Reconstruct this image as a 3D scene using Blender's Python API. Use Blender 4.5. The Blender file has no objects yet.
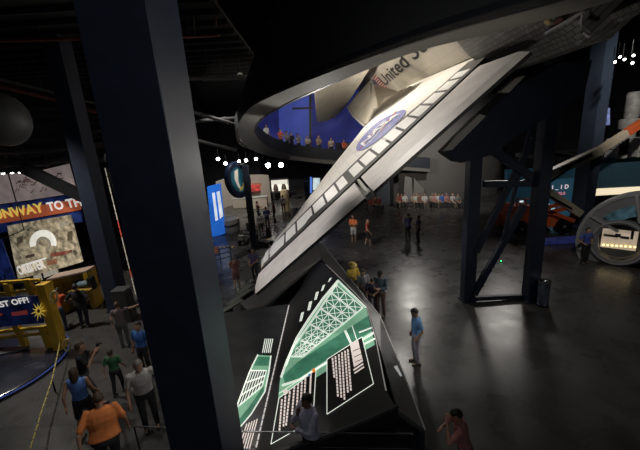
import bpy, bmesh, math, random
from mathutils import Vector as V, Matrix as M
random.seed(7)
sc = bpy.context.scene
COL = sc.collection
PI = math.pi
R = math.radians

# ------------------------------------------------------------------ camera
F = 340.0
CAM = V((0, 0, 6.5))
up_c = V((-85.0, 1302.0, F)).normalized()          # world up seen in camera axes
fw_c = V((0, 0, -1)); fw_c = (fw_c - up_c * fw_c.dot(up_c)).normalized()
rt_c = fw_c.cross(up_c)
RM = M((rt_c, fw_c, up_c))                          # camera axes -> world
def ray(x, y): return RM @ V(((x - 320) / F, -(y - 225) / F, -1))
def atz(x, y, z=0.0):
    d = ray(x, y); return CAM + d * ((z - CAM.z) / d.z)
def aty(x, y, Y):
    d = ray(x, y); return CAM + d * (Y / d.y)
def proj(P):
    v = RM.transposed() @ (V(P) - CAM)
    return 320 + F * v.x / -v.z, 225 - F * v.y / -v.z
cd = bpy.data.cameras.new('camera'); cam = bpy.data.objects.new('camera', cd); COL.objects.link(cam)
cd.sensor_fit = 'HORIZONTAL'; cd.sensor_width = 36; cd.lens = F / 640 * 36; cd.clip_end = 300
cam.matrix_world = M.Translation(CAM) @ RM.to_4x4()
sc.camera = cam

# ------------------------------------------------------------------ materials
MATS = {}
def mat(name, col, rough=.55, metal=0.0, emit=0.0, noise=0.0, scale=6.0, bump=0.0, ecol=None, spec=.5):
    if name in MATS: return MATS[name]
    m = bpy.data.materials.new(name); m.use_nodes = True
    nt = m.node_tree; b = nt.nodes['Principled BSDF']
    c = (*col, 1)
    b.inputs['Base Color'].default_value = c
    b.inputs['Roughness'].default_value = rough
    b.inputs['Metallic'].default_value = metal
    b.inputs['Specular IOR Level'].default_value = spec
    if emit:
        b.inputs['Emission Color'].default_value = (*(ecol or col), 1)
        b.inputs['Emission Strength'].default_value = emit
    tc = nt.nodes.new('ShaderNodeTexCoord')
    if noise or bump:
        n = nt.nodes.new('ShaderNodeTexNoise'); n.inputs['Scale'].default_value = scale
        n.inputs['Detail'].default_value = 5
        nt.links.new(tc.outputs['Object'], n.inputs['Vector'])
        if noise:
            r = nt.nodes.new('ShaderNodeValToRGB')
            r.color_ramp.elements[0].position = .3; r.color_ramp.elements[1].position = .7
            r.color_ramp.elements[0].color = (*[max(0, x * (1 - noise)) for x in col], 1)
            r.color_ramp.elements[1].color = (*[min(1, x * (1 + noise)) for x in col], 1)
            nt.links.new(n.outputs['Fac'], r.inputs['Fac'])
            nt.links.new(r.outputs['Color'], b.inputs['Base Color'])
            if emit: nt.links.new(r.outputs['Color'], b.inputs['Emission Color'])
        if bump:
            bp = nt.nodes.new('ShaderNodeBump'); bp.inputs['Strength'].default_value = bump
            bp.inputs['Distance'].default_value = .02
            nt.links.new(n.outputs['Fac'], bp.inputs['Height']); nt.links.new(bp.outputs['Normal'], b.inputs['Normal'])
    MATS[name] = m
    return m
def tile_mat(name, c1, c2, line, sx, sy, rough=.6, lw=.02, noise=.0, ax='XY'):
    """rectangular tile grid in object space; sx, sy the tile size in metres"""
    if name in MATS: return MATS[name]
    m = bpy.data.materials.new(name); m.use_nodes = True
    nt = m.node_tree; b = nt.nodes['Principled BSDF']; b.inputs['Roughness'].default_value = rough
    tc = nt.nodes.new('ShaderNodeTexCoord')
    br = nt.nodes.new('ShaderNodeTexBrick')
    br.inputs['Scale'].default_value = 1; br.inputs['Brick Width'].default_value = sx; br.inputs['Row Height'].default_value = sy
    br.inputs['Mortar Size'].default_value = lw; br.offset = .0 if ax == 'floor' else .5
    br.inputs['Color1'].default_value = (*c1, 1); br.inputs['Color2'].default_value = (*c2, 1); br.inputs['Mortar'].default_value = (*line, 1)
    src = tc.outputs['Object']
    if ax in ('XZ', 'YZ'):
        s = nt.nodes.new('ShaderNodeSeparateXYZ'); k = nt.nodes.new('ShaderNodeCombineXYZ')
        nt.links.new(src, s.inputs[0]); nt.links.new(s.outputs[ax[0]], k.inputs['X']); nt.links.new(s.outputs['Z'], k.inputs['Y'])
        src = k.outputs[0]
    nt.links.new(src, br.inputs['Vector'])
    out = br.outputs['Color']
    if noise:
        n = nt.nodes.new('ShaderNodeTexNoise'); n.inputs['Scale'].default_value = .8; n.inputs['Detail'].default_value = 8
        nt.links.new(tc.outputs['Object'], n.inputs['Vector'])
        mx = nt.nodes.new('ShaderNodeMix'); mx.data_type = 'RGBA'; mx.blend_type = 'MULTIPLY'
        mx.inputs['Factor'].default_value = noise
        nt.links.new(out, mx.inputs['A']); nt.links.new(n.outputs['Fac'], mx.inputs['B']); out = mx.outputs['Result']
    nt.links.new(out, b.inputs['Base Color'])
    MATS[name] = m
    return m

# ------------------------------------------------------------------ object helpers
def tag(o, label=None, cat=None, group=None, kind=None):
    if label: o['label'] = label
    if cat: o['category'] = cat
    if group: o['group'] = group
    if kind: o['kind'] = kind
    return o
def thing(name, label, cat, loc=(0, 0, 0), rz=0.0, group=None):
    o = bpy.data.objects.new(name, None); o.empty_display_size = .2
    COL.objects.link(o); o.location = loc; o.rotation_euler = (0, 0, rz)
    return tag(o, label, cat, group)
def copy_tree(o, parent=None):
    c = o.copy(); COL.objects.link(c)
    if parent: c.parent = parent
    for ch in o.children: copy_tree(ch, c)
    return c
def basis(d, upv=(0, 0, 1)):
    d = V(d).normalized(); u = V(upv)
    if abs(d.dot(u)) > .98: u = V((1, 0, 0))
    s = d.cross(u).normalized(); t = s.cross(d).normalized()
    return d, s, t
class MB:
    def __init__(s): s.v = []; s.f = []; s.m = []
    def add(s, vs, fs, mi=0):
        o = len(s.v); s.v += [V(p) for p in vs]
        for f in fs: s.f.append([i + o for i in f]); s.m.append(mi)
        return s
    def box(s, c, size, rot=None, mi=0):
        x, y, z = [k / 2 for k in size]
        vs = [V((a * x, b * y, d * z)) for d in (-1, 1) for b in (-1, 1) for a in (-1, 1)]
        if rot is not None: vs = [rot @ p for p in vs]
        vs = [p + V(c) for p in vs]
        return s.add(vs, [(0, 2, 3, 1), (4, 5, 7, 6), (0, 1, 5, 4), (2, 6, 7, 3), (0, 4, 6, 2), (1, 3, 7, 5)], mi)
    def bar(s, a, b, w, h, upv=(0, 0, 1), mi=0):
        a, b = V(a), V(b); d, sd, t = basis(b - a, upv)
        vs = [p + sd * i * w / 2 + t * j * h / 2 for p in (a, b) for i, j in ((-1, -1), (1, -1), (1, 1), (-1, 1))]
        return s.add(vs, [(0, 1, 2, 3), (7, 6, 5, 4), (0, 4, 5, 1), (1, 5, 6, 2), (2, 6, 7, 3), (3, 7, 4, 0)], mi)
    def tube(s, pts, r, n=10, mi=0, cap=True):
        pts = [V(p) for p in pts]; rr = r if isinstance(r, (list, tuple)) else [r] * len(pts)
        rings = []
        for i, p in enumerate(pts):
            d = (pts[min(i + 1, len(pts) - 1)] - pts[max(i - 1, 0)])
            _, a, b = basis(d)
            rings.append([p + (a * math.cos(t) + b * math.sin(t)) * rr[i] for t in [2 * PI * k / n for k in range(n)]])
        return s.loft(rings, cap, mi)
    def loft(s, rings, cap=True, mi=0, closed=True):
        n = len(rings[0]); o = len(s.v)
        for r in rings: s.v += [V(p) for p in r]
        for i in range(len(rings) - 1):
            for k in range(n if closed else n - 1):
                a = o + i * n + k; b = o + i * n + (k + 1) % n
                s.f.append([a, b, b + n, a + n]); s.m.append(mi)
        if cap:
            s.f.append([o + k for k in range(n)][::-1]); s.m.append(mi)
            s.f.append([o + (len(rings) - 1) * n + k for k in range(n)]); s.m.append(mi)
        return s
    def lathe(s, prof, loc=(0, 0, 0), axis=(0, 0, 1), n=20, mi=0):
        d, a, b = basis(axis)
        rings = [[V(loc) + d * z + (a * math.cos(t) + b * math.sin(t)) * max(r, 1e-4) for t in [2 * PI * k / n for k in range(n)]] for r, z in prof]
        return s.loft(rings, True, mi)
    def prism(s, pts, vec, mi=0):
        pts = [V(p) for p in pts]; vec = V(vec); n = len(pts)
        vs = pts + [p + vec for p in pts]
        fs = [tuple(range(n))[::-1], tuple(range(n, 2 * n))] + [(k, (k + 1) % n, (k + 1) % n + n, k + n) for k in range(n)]
        return s.add(vs, fs, mi)
    def ball(s, c, r, n=10, mi=0, sq=(1, 1, 1)):
        rings = []
        for i in range(n // 2 + 1):
            ph = -PI / 2 + PI * i / (n // 2); cr = max(math.cos(ph), 1e-3)
            rings.append([V(c) + V((r * sq[0] * cr * math.cos(t), r * sq[1] * cr * math.sin(t), r * sq[2] * math.sin(ph))) for t in [2 * PI * k / n for k in range(n)]])
        return s.loft(rings, True, mi)
    def mesh(s, name, mats, org=V((0, 0, 0)), smooth=False, fix=True):
        me = bpy.data.meshes.new(name)
        me.from_pydata([tuple(p - org) for p in s.v], [], s.f)
        for m in (mats if isinstance(mats, (list, tuple)) else [mats]): me.materials.append(m)
        for p, mi in zip(me.polygons, s.m): p.material_index = mi; p.use_smooth = smooth
        if fix:
            bm = bmesh.new(); bm.from_mesh(me); bmesh.ops.recalc_face_normals(bm, faces=bm.faces); bm.to_mesh(me); bm.free()
        me.update(); return me
    def build(s, name, mats, parent=None, smooth=False, fix=True, bevel=0.0, world=True):
        org = V((0, 0, 0))
        p = parent
        while p is not None and world:
            org += p.location; p = p.parent
        if parent is None and world and s.v:
            lo = V([min(q[i] for q in s.v) for i in range(3)]); hi = V([max(q[i] for q in s.v) for i in range(3)])
            org = V(((lo.x + hi.x) / 2, (lo.y + hi.y) / 2, lo.z))
        o = bpy.data.objects.new(name, s.mesh(name, mats, org, smooth, fix)); COL.objects.link(o)
        if parent is not None: o.parent = parent
        elif world: o.location = org
        if bevel:
            b = o.modifiers.new('bevel', 'BEVEL'); b.width = bevel; b.segments = 2; b.limit_method = 'ANGLE'
        if smooth:
            try: o.data.set_sharp_from_angle(angle=R(40))
            except Exception: pass
        return o
def struct(mb, name, mats, **k):
    o = mb.build(name, mats, **k); o['kind'] = 'structure'; return o
DG = None
def text_mb(txt, size, fn, mb=None, mi=0, offset=.012, align='LEFT', cuts=0):
    """letters as a flat mesh, every corner sent through fn(x, y) -> world point"""
    cu = bpy.data.curves.new('letters', 'FONT'); cu.body = txt; cu.size = size; cu.offset = offset * size
    cu.align_x = align; cu.resolution_u = 3
    ob = bpy.data.objects.new('letters', cu); COL.objects.link(ob)
    dg = bpy.context.evaluated_depsgraph_get(); dg.update()
    me = bpy.data.meshes.new_from_object(ob.evaluated_get(dg))
    bpy.data.objects.remove(ob); bpy.data.curves.remove(cu)
    mb = mb or MB()
    mb.add([fn(v.co.x, v.co.y) for v in me.vertices], [tuple(p.vertices) for p in me.polygons], mi)
    bpy.data.meshes.remove(me)
    return mb
def light(kind, name, loc, target, energy, col=(1, 1, 1), size=.3, angle=50, blend=.5):
    l = bpy.data.lights.new(name, kind); l.energy = energy; l.color = col
    if kind == 'SPOT': l.spot_size = R(angle); l.spot_blend = blend; l.shadow_soft_size = size
    elif kind == 'AREA': l.shape = 'DISK'; l.size = size
    else: l.shadow_soft_size = size
    o = bpy.data.objects.new(name, l); COL.objects.link(o); o.location = loc
    o.rotation_euler = (V(target) - V(loc)).to_track_quat('-Z', 'Y').to_euler()
    return o

# ------------------------------------------------------------------ common materials
navy = mat('navy_steel_paint', (.022, .030, .052), .45, noise=.15, scale=3)
navy_dk = mat('dark_navy_steel_paint', (.016, .022, .040), .5, noise=.15, scale=3)
black = mat('black_satin', (.008, .008, .009), .45)
black_m = mat('black_matt', (.006, .006, .007), .9)
dkgrey = mat('dark_grey_paint', (.03, .03, .032), .6, noise=.15)
grey = mat('mid_grey_paint', (.12, .12, .115), .6, noise=.1)
ltgrey = mat('light_grey_paint', (.36, .36, .34), .6, noise=.1)
steel = mat('brushed_steel', (.45, .46, .48), .28, 1.0)
chrome = mat('polished_metal', (.7, .7, .72), .12, 1.0)
white = mat('white_paint', (.75, .74, .70), .5, noise=.05)
yellow = mat('yellow_powder_coat', (.62, .38, .03), .45, noise=.12, scale=4)
red_pipe = mat('red_brown_pipe_paint', (.16, .035, .025), .5)
lamp_w = mat('lamp_lens_white', (1, .96, .88), .3, emit=14)

# ------------------------------------------------------------------ the setting
floor_m = tile_mat('polished_concrete', (.098, .094, .088), (.086, .083, .079), (.05, .05, .05), 4.5, 4.5, .24, .012, .75, 'floor')
def floor_rough():
    nt = floor_m.node_tree; b = nt.nodes['Principled BSDF']
    tc = nt.nodes.new('ShaderNodeTexCoord'); n = nt.nodes.new('ShaderNodeTexNoise'); n.inputs['Scale'].default_value = 1.6; n.inputs['Detail'].default_value = 9
    mr = nt.nodes.new('ShaderNodeMapRange'); mr.inputs['To Min'].default_value = .17; mr.inputs['To Max'].default_value = .40
    nt.links.new(tc.outputs['Object'], n.inputs['Vector']); nt.links.new(n.outputs['Fac'], mr.inputs['Value']); nt.links.new(mr.outputs[0], b.inputs['Roughness'])
    bp = nt.nodes.new('ShaderNodeBump'); bp.inputs['Strength'].default_value = .08; bp.inputs['Distance'].default_value = .02
    nt.links.new(n.outputs['Fac'], bp.inputs['Height']); nt.links.new(bp.outputs['Normal'], b.inputs['Normal'])
floor_rough(); floor_m.node_tree.nodes['Principled BSDF'].inputs['Specular IOR Level'].default_value = .36
wallm = mat('dark_wall_paint', (.020, .021, .024), .8, noise=.2, scale=1)
ceilm = mat('black_ceiling_deck', (.005, .0048, .005), .95, noise=.3, scale=2)
XL, XR, YF, YB, ZC = -24, 34, -7, 48, 21
struct(MB().box(((XL + XR) / 2, (YF + YB) / 2, -.1), (XR - XL, YB - YF, .2)), 'floor', floor_m)
struct(MB().box(((XL + XR) / 2, (YF + YB) / 2, ZC + .1), (XR - XL, YB - YF, .2)), 'ceiling', ceilm)
struct(MB().box(((XL + XR) / 2, YB + .1, ZC / 2), (XR - XL, .2, ZC)), 'wall_back', wallm)
struct(MB().box(((XL + XR) / 2, YF - .1, ZC / 2), (XR - XL, .2, ZC)), 'wall_front', wallm)
struct(MB().box((XL - .1, (YF + YB) / 2, ZC / 2), (.2, YB - YF, ZC)), 'wall_left', wallm)
struct(MB().box((XR + .1, (YF + YB) / 2, ZC / 2), (.2, YB - YF, ZC)), 'wall_right', wallm)
# lower ceiling over the left bay, ribbed steel deck
mb = MB().box((-13.2, 19.5, 10.6), (21, 33, .12))
for k in range(32): mb.box((-13.2, 4 + k, 10.46), (21, .12, .18))
struct(mb, 'ceiling_left_bay', ceilm)

# ------------------------------------------------------------------ orbiter (body axes: x aft, y port, z up)
YAW, ROLL = R(-92.314), R(43.28)
OT = V((6.25416, 39.34377, 12.23286))
aft = V((math.cos(YAW), math.sin(YAW), 0)); p0 = V((0, 0, 1)).cross(-aft)
port = p0 * math.cos(ROLL) - V((0, 0, 1)) * math.sin(ROLL)
oup = V((0, 0, 1)) * math.cos(ROLL) + p0 * math.sin(ROLL)
OM = M((aft, port, oup)).transposed()
def ob(x, y, z): return OT + OM @ V((x, y, z))
def on_body(px, py, axis, val):
    d = OM.transposed() @ ray(px, py); o = OM.transposed() @ (CAM - OT)
    return o + d * ((val - o[axis]) / d[axis])
orb = bpy.data.objects.new('space_shuttle_orbiter', None); COL.objects.link(orb)
orb.matrix_world = M.Translation(OT) @ OM.to_4x4()
tag(orb, 'huge winged white space shuttle orbiter tilted on its side over the hall', 'spacecraft')
tile_w = tile_mat('white_thermal_tiles', (.66, .63, .58), (.60, .575, .53), (.50, .475, .43), .42, .42, .55, .012)
blanket = tile_mat('white_blanket_quilting', (.68, .64, .56), (.60, .56, .485), (.50, .46, .39), .9, .7, .7, .012, .35, 'XZ')
tile_g = tile_mat('grey_aft_tiles', (.21, .205, .20), (.12, .12, .12), (.05, .05, .05), .15, .12, .6, .012, .5, 'XZ')
tile_b = tile_mat('black_belly_tiles', (.014, .014, .016), (.020, .020, .022), (.008, .008, .008), .3, .3, .5)
gapm = mat('dark_tile_gap', (.045, .042, .038), .7)
panelw = mat('white_flipper_panel', (.78, .77, .73), .45, noise=.06)
elevm = mat('elevon_grey_white', (.56, .53, .50), .5, noise=.10, scale=2.5)
def obuild(mb, name, mats, parent=orb, **k): return mb.build(name, mats, parent, world=False, **k)

sec = [(0, -3.2), (1.8, -3.15), (2.45, -2.85), (2.65, -2.3), (2.66, -1.0), (2.66, .25), (2.45, 1.2), (1.7, 2.05), (.9, 2.38), (0, 2.46)]
sec = sec + [(-y, z) for y, z in sec[-2:0:-1]]
fx = [(0, .06, -1.3), (.5, .26, -1.25), (1.5, .45, -1.1), (3, .64, -.8), (4.5, .8, -.45), (6, .93, -.15), (7.6, 1, 0), (14, 1, 0), (21, 1, 0), (28.3, 1, 0)]
mb = MB(); mb.loft([[(x, y * s, z * s + dz) for y, z in sec] for x, s, dz in fx])
FUS = obuild(mb, 'fuselage', blanket, smooth=True)

def x_le(y):
    if y < 5.6: return 20.7 - (5.6 - y) * 4.6
    x = 20.7 + (y - 5.6) * 1.0
    return x + max(0, y - 11.2) ** 2 * 2.2
def lerp_tab(t, tab):
    for (a, va), (b, vb) in zip(tab, tab[1:]):
        if t <= b: return va + (vb - va) * max(0, (t - a) / (b - a))
    return tab[-1][1]
BUL = [(2.4, .5), (4, .62), (6, .70), (8.2, .52), (10, .31), (11.9, .14)]
XH = 29.2
def z_h(y): return -2.3 - (11.7 - y) * .047
def wing_z(x, y):
    t = min(1, max(0, (x - x_le(y)) / (XH - x_le(y))))
    p = math.sin(PI / 2 * (t / .42) ** .65) if t < .42 else 1 - ((t - .42) / .58) ** 1.5
    return z_h(y) + lerp_tab(y, BUL) * p
def wing_lo(x, y):
    t = min(1, max(0, (x - x_le(y)) / (XH - x_le(y))))
    return z_h(y) - (.32 + .03 * (11.9 - y)) * math.sin(PI / 2 * min(1, t / .12) ** .6)
def wing(sgn, name):
    ys = [2.4, 3, 3.6, 4.2, 4.8, 5.3, 5.6, 6, 6.6, 7.2, 7.8, 8.4, 9, 9.6, 10.2, 10.8, 11.2, 11.5, 11.75, 11.9]
    ts = [0, .02, .05, .1, .16, .23, .3, .36, .42, .5, .58, .66, .74, .82, .9, .96, 1]
    rings = []
    for y in ys:
        xl = x_le(y); up_ = [(xl + (XH - xl) * t, y * sgn, wing_z(xl + (XH - xl) * t, y)) for t in ts]
        lo_ = [(xl + (XH - xl) * t, y * sgn, wing_lo(xl + (XH - xl) * t, y)) for t in ts[::-1][:-1]]
        rings.append(up_ + lo_)
    m = MB(); m.loft(rings)
    nu = len(ts); n = len(rings[0])
    for i in range(len(m.f) - 2):
        k = i % n
        if k >= nu - 1: m.m[i] = 1
    o = obuild(m, name, [tile_w, tile_b], smooth=True); return o
WING = wing(1, 'wing')
# raised panels along the elevon hinge of the port wing; dividers read along the hinge
def y_at(pxx):
    lo, hi = 2.0, 12.2
    for _ in range(40):
        m_ = (lo + hi) / 2
        if proj(ob(29.1, m_, z_h(m_)))[0] > pxx: lo = m_
        else: hi = m_
    return lo
ydiv = [11.82] + [y_at(p) for p in (270, 286, 298, 315.5, 328.5, 341, 351, 355, 367, 380, 393, 406, 420, 434, 449, 463, 474)]
mb = MB()
for s0 in (1,):
    rs = []
    for y in (2.7, 4, 5.5, 7, 8.5, 10, 11.2, 11.85):
        rs.append([(27.86, y, wing_z(27.86, y) + .006), (29.28, y, z_h(y) + .03), (29.28, y, z_h(y) - .05), (27.86, y, wing_z(27.86, y) - .05)])
    mb.loft(rs)
obuild(mb, 'hinge_band', gapm, WING)
ydiv = [y for y in ydiv if y > 2.6]
for a, b in zip(ydiv, ydiv[1:]):
    g = .045
    if a - b < .2: continue
    ya, yb = a - g, b + g
    def q(x, y, d): return (x, y, wing_z(x, y) + d)
    xs = (28.14, 28.6, 29.02)
    m = MB(); m.loft([[q(x, ya, .035), q(x, yb, .035), q(x, yb, .0), q(x, ya, .0)] for x in xs])
    obuild(m, 'hinge_panel', panelw, WING)
def elevon(y0, y1, te0, te1, sgn=1):
    rs = []
    n = 6
    for i in range(n + 1):
        y = y0 + (y1 - y0) * i / n; te = te0 + (te1 - te0) * i / n; zz = z_h(y)
        rs.append([(29.3, y * sgn, zz - .02), (29.75, y * sgn, zz + .03), (te - .3, y * sgn, zz - .05), (te, y * sgn, zz - .15), (te, y * sgn, zz - .23), (29.8, y * sgn, zz - .5), (29.3, y * sgn, zz - .42)])
    m = MB(); m.loft(rs)
    for i in range(len(m.f) - 2):
        if i % 7 in (3, 4, 5): m.m[i] = 1
    m.m[-1] = m.m[-2] = 0
    return obuild(m, 'elevon', [elevm, tile_b])
elevon(7.52, 3.3, 31.45, 31.85); elevon(11.85, 7.78, 30.85, 31.4)
m = MB().tube([(29.2, 7.65, z_h(7.65) - .05), (30.9, 7.65, z_h(7.65) - .06), (31.6, 7.65, z_h(7.65) - .16)], [.05, .07, .06], 8).box((31.35, 7.65, z_h(7.65) - .14), (.5, .16, .14))
obuild(m, 'elevon_fairing', mat('fairing_grey_green', (.30, .31, .26), .5), smooth=True)

# aft body, side pods, nozzles, fin, body flap
asec = [(0, -3.72), (2.3, -3.7), (2.8, -3.35), (2.92, -2.6), (2.9, -.6), (3.25, .3), (3.1, 1.5), (2.2, 2.3), (1.0, 2.2), (0, 2.55)]
asec = asec + [(-y, z) for y, z in asec[-2:0:-1]]
mb = MB(); mb.loft([[(x, y * s, z * s2) for y, z in asec] for x, s, s2 in ((28.35, .93, .86), (28.6, .985, .93), (29.4, 1, 1), (32.2, 1, 1), (32.5, .96, .97))])
AFT = obuild(mb, 'aft_body', tile_g)
nozm = mat('engine_bell_metal', (.30, .29, .30), .35, .8, noise=.2)
for y, z, r, L in ((0, 1.1, 1.15, 2.6), (1.35, -1.3, 1.15, 2.6), (-1.35, -1.3, 1.15, 2.6), (2.2, 1.2, .6, 1.5), (-2.2, 1.2, .6, 1.5)):
    obuild(MB().lathe([(r * .35, 32.3), (r * .62, 32.3 + L * .3), (r * .88, 32.3 + L * .65), (r, 32.3 + L), (r * .94, 32.3 + L), (r * .8, 32.3 + L * .62), (r * .3, 32.5)], (0, y, z), (1, 0, 0), 24), 'engine_nozzle', nozm, smooth=True)
obuild(MB().box((33.4, 0, -3.35), (2.0, 4.6, .24)), 'body_flap', [tile_g], bevel=.05)
# small round port with a red placard by it
c0 = on_body(548, 22, 1, 2.97); mb = MB()
mb.lathe([(.055, -.02), (.055, .03), (.03, .03), (.03, 0)], c0, (0, 1, 0), 16); obuild(mb, 'access_port', mat('port_ring_gold', (.55, .45, .25), .35, .6), AFT)
c0 = on_body(556, 24, 1, 2.93); obuild(MB().box(c0 + V((.1, 0, 0)), (.25, .02, .12)), 'red_placard', mat('placard_red', (.10, .03, .03), .6), AFT)

obuild(MB().tube([on_body(x, y, 1, 3.0) for x, y in ((546, 33), (564, 23), (583, 12), (580.5, 22), (583, 32), (590, 37))], .028, 8), 'pod_rim', mat('pod_rim_grey', (.24, .235, .25), .45), AFT, smooth=True)
# open cargo door and the long fairing beside it, forward on the port side
fro = [on_body(x, y, 0, 7.0) for x, y in ((346, 106), (341, 112), (335, 117), (327, 121), (318, 122))]
aftr = [on_body(x, y, 0, 22.0) for x, y in ((374, 62), (358, 50), (342, 48), (327, 55), (314, 68))]
rings = []
for k in range(6):
    pts = [a.lerp(b, k / 5) for a, b in zip(fro, aftr)]
    rings.append(pts + [p + V((0, .03, .12)) for p in pts[::-1]])
mb = MB(); mb.loft(rings); obuild(mb, 'cargo_door', blanket, smooth=True)
a, b = on_body(368, 80, 1, 2.72), V((7.4, 4.25, -.55))
mb = MB().bar(a, b, .28, .10, (0, 0, 1)); obuild(mb, 'door_hinge_strip', mat('hinge_strip_brown_grey', (.16, .14, .115), .6))
# quilted side panel that flares outward from the fuselage side to the wing root
fl = [V(p) for p in ((8, 4.4, -.5), (13.6, 2.6, -.5), (14.4, 2.6, -1.9), (18.5, 2.6, -2.3), (23, 3.2, -2.2), (24, 5.4, -2.0), (20.7, 5.62, -2.12), (14, 5.1, -1.35))]
ctr = V((17.0, 4.1, -1.62)); mb = MB(); n = len(fl)
low = [p + V((0, -.1, -.25)) for p in fl]
mb.add(fl + low + [ctr], [(i, (i + 1) % n, 2 * n) for i in range(n)] + [(i, (i + 1) % n, n + (i + 1) % n, n + i) for i in range(n)] + [tuple(range(n, 2 * n))])
obuild(mb, 'side_fairing', blanket)
mb = MB().tube([fl[0], fl[7], fl[6]], .09, 8); obuild(mb, 'fairing_edge', mat('pale_edge_trim', (.50, .49, .46), .5))

# markings: flag and words on the fuselage side, round emblem on the wing
def side(u, v): return V((16.45 + u * 2.5, 2.675, -1.52 + v * 1.02))   # along the words, then up the flank
mk_blk = mat('marking_black', (.02, .02, .022), .6)
m = text_mb('United', 1.0, side, offset=.012); obuild(m, 'lettering', mk_blk, FUS, fix=False)
wd_ = max(p.x for p in text_mb('United', 1.0, lambda x, y: V((x, y, 0)), offset=.012).v) + .30
m = text_mb('States', 1.0, lambda x, y: side(x + wd_, y), offset=.012); obuild(m, 'lettering', mk_blk, FUS, fix=False)
fr, fw_, fb = mat('flag_red', (.45, .06, .05), .6), mat('flag_white', (.75, .72, .66), .6), mat('flag_blue', (.05, .06, .18), .6)
fo = lambda u, v: V((14.4 + u, 2.668, -1.62 + v)) 
m = MB()
for k in range(13):
    m.add([fo(0, k * .0769), fo(2.2, k * .0769), fo(2.2, (k + 1) * .0769), fo(0, (k + 1) * .0769)], [(0, 1, 2, 3)], 0 if k % 2 == 0 else 1)
m.add([fo(0, .46) + V((0, .006, 0)), fo(.95, .46) + V((0, .006, 0)), fo(.95, 1) + V((0, .006, 0)), fo(0, 1) + V((0, .006, 0))], [(0, 1, 2, 3)], 2)
for r_ in range(5):
    for c_ in range(6):
        m.add([fo(.1 + c_ * .15 + dx, .51 + r_ * .1 + dy) + V((0, .010, 0)) for dx, dy in ((0, .03), (.03, 0), (.06, .03), (.03, .06))], [(0, 1, 2, 3)], 1)
obuild(m, 'national_flag', [fr, fw_, fb], FUS, fix=False)
EC = V((26.95, 5.93)); ER = 1.0
def emb(a, b, lift=.02):      # a to starboard along the span, b toward the nose
    x, y = EC.x - b, EC.y - a
    return V((x, y, wing_z(x, y) + lift))
m = MB()
def disc(cx, cy, rx, ry, lift, mi, n=40, ang=0):
    rings = []
    for k in range(7):
        f = k / 6
        rings.append([emb(cx + (rx * f * math.cos(t) * math.cos(ang) - ry * f * math.sin(t) * math.sin(ang)), cy + (rx * f * math.cos(t) * math.sin(ang) + ry * f * math.sin(t) * math.cos(ang)), lift) for t in [2 * PI * j / n for j in range(n)]])
    m.loft(rings, False, mi)
disc(0, 0, ER * 1.06, ER * 1.06, .02, 0)
def ribbon(pts, w, lift, mi):
    for (a, b), (c, d) in zip(pts, pts[1:]):
        t = V((c - a, d - b)); 
        if t.length < 1e-6: continue
        t = t.normalized(); nn = V((-t.y, t.x)) * w / 2
        m.add([emb(a - nn.x, b - nn.y, lift), emb(c - nn.x, d - nn.y, lift), emb(c + nn.x, d + nn.y, lift), emb(a + nn.x, b + nn.y, lift)], [(0, 1, 2, 3)], mi)
orbt = [(.86 * math.cos(t) * math.cos(.45) - .3 * math.sin(t) * math.sin(.45), .86 * math.cos(t) * math.sin(.45) + .3 * math.sin(t) * math.cos(.45)) for t in [PI * 2 * k / 40 for k in range(5, 38)]]
ribbon(orbt, .06, .028, 1)
ribbon([(-.95, -.25), (-.3, .12), (.3, -.1), (.92, .62)], .07, .034, 2); ribbon([(-.1, -.55), (.35, -.1), (.95, .58)], .05, .034, 2)
for k in range(14):
    a, b = random.uniform(-.75, .75), random.uniform(-.75, .75)
    if a * a + b * b < .7 and abs(b) > .25: disc(a, b, .03, .03, .03, 1, 8)
m2 = text_mb('NASA', .62, lambda x, y: emb(x * 1.05, y - .22, .042), offset=.03, align='CENTER')
m.add(m2.v, m2.f, 1)
obuild(m, 'round_emblem', [mat('emblem_blue', (.15, .16, .42), .5), mat('emblem_white', (.85, .85, .85), .5), mat('emblem_red', (.45, .05, .05), .5)], WING, fix=False)

# ------------------------------------------------------------------ curved elevated walkway
L_ = [(700, -42, 3.9), (640, -24, 4.3), (560, 0, 4.9), (480, 22, 5.5), (400, 47, 6.6), (320, 76, 8.8), (270, 97, 12.5), (248, 110, 16), (238, 126, 20), (240, 138, 22.5), (252, 150, 25), (275, 157.5, 27), (300, 161, 28), (360, 167, 29), (430, 172, 29.5)]
I_ = [(700, -22, 4.8), (640, -7, 5.2), (560, 16, 5.8), (480, 36, 6.5), (400, 57, 7.6), (320, 90, 10.4), (285, 106, 14), (266, 117, 17), (256, 128, 20), (257, 137, 22.3), (267, 146.5, 24.8), (283, 153.5, 26.8), (303, 157.5, 27.9), (360, 163.5, 28.9), (430, 169, 29.4)]
TT = [0, 0, 0, 0, 0, 0, 0, 0, 0, .3, .9, 1, 1, 1, 1]      # how far the deck reaches outward from the inner rim
def dense(pts, n=5):
    out = []
    P = [V(p) for p in pts]
    for i in range(len(P) - 1):
        a, b, c, d = P[max(i - 1, 0)], P[i], P[i + 1], P[min(i + 2, len(P) - 1)]
        for k in range(n):
            t = k / n
            out.append(.5 * (2 * b + (c - a) * t + (2 * a - 5 * b + 4 * c - d) * t * t + (3 * b - a - 3 * c + d) * t ** 3))
    out.append(P[-1]); return out
Lw = dense([aty(*p) for p in L_]); Iw = dense([aty(*p) for p in I_]); Tw = [p.x for p in dense([(t, 0, 0) for t in TT])]
ctr = V((6, 17, 0))
deck, soff, par_in, par_out = [], [], [], []
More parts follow.
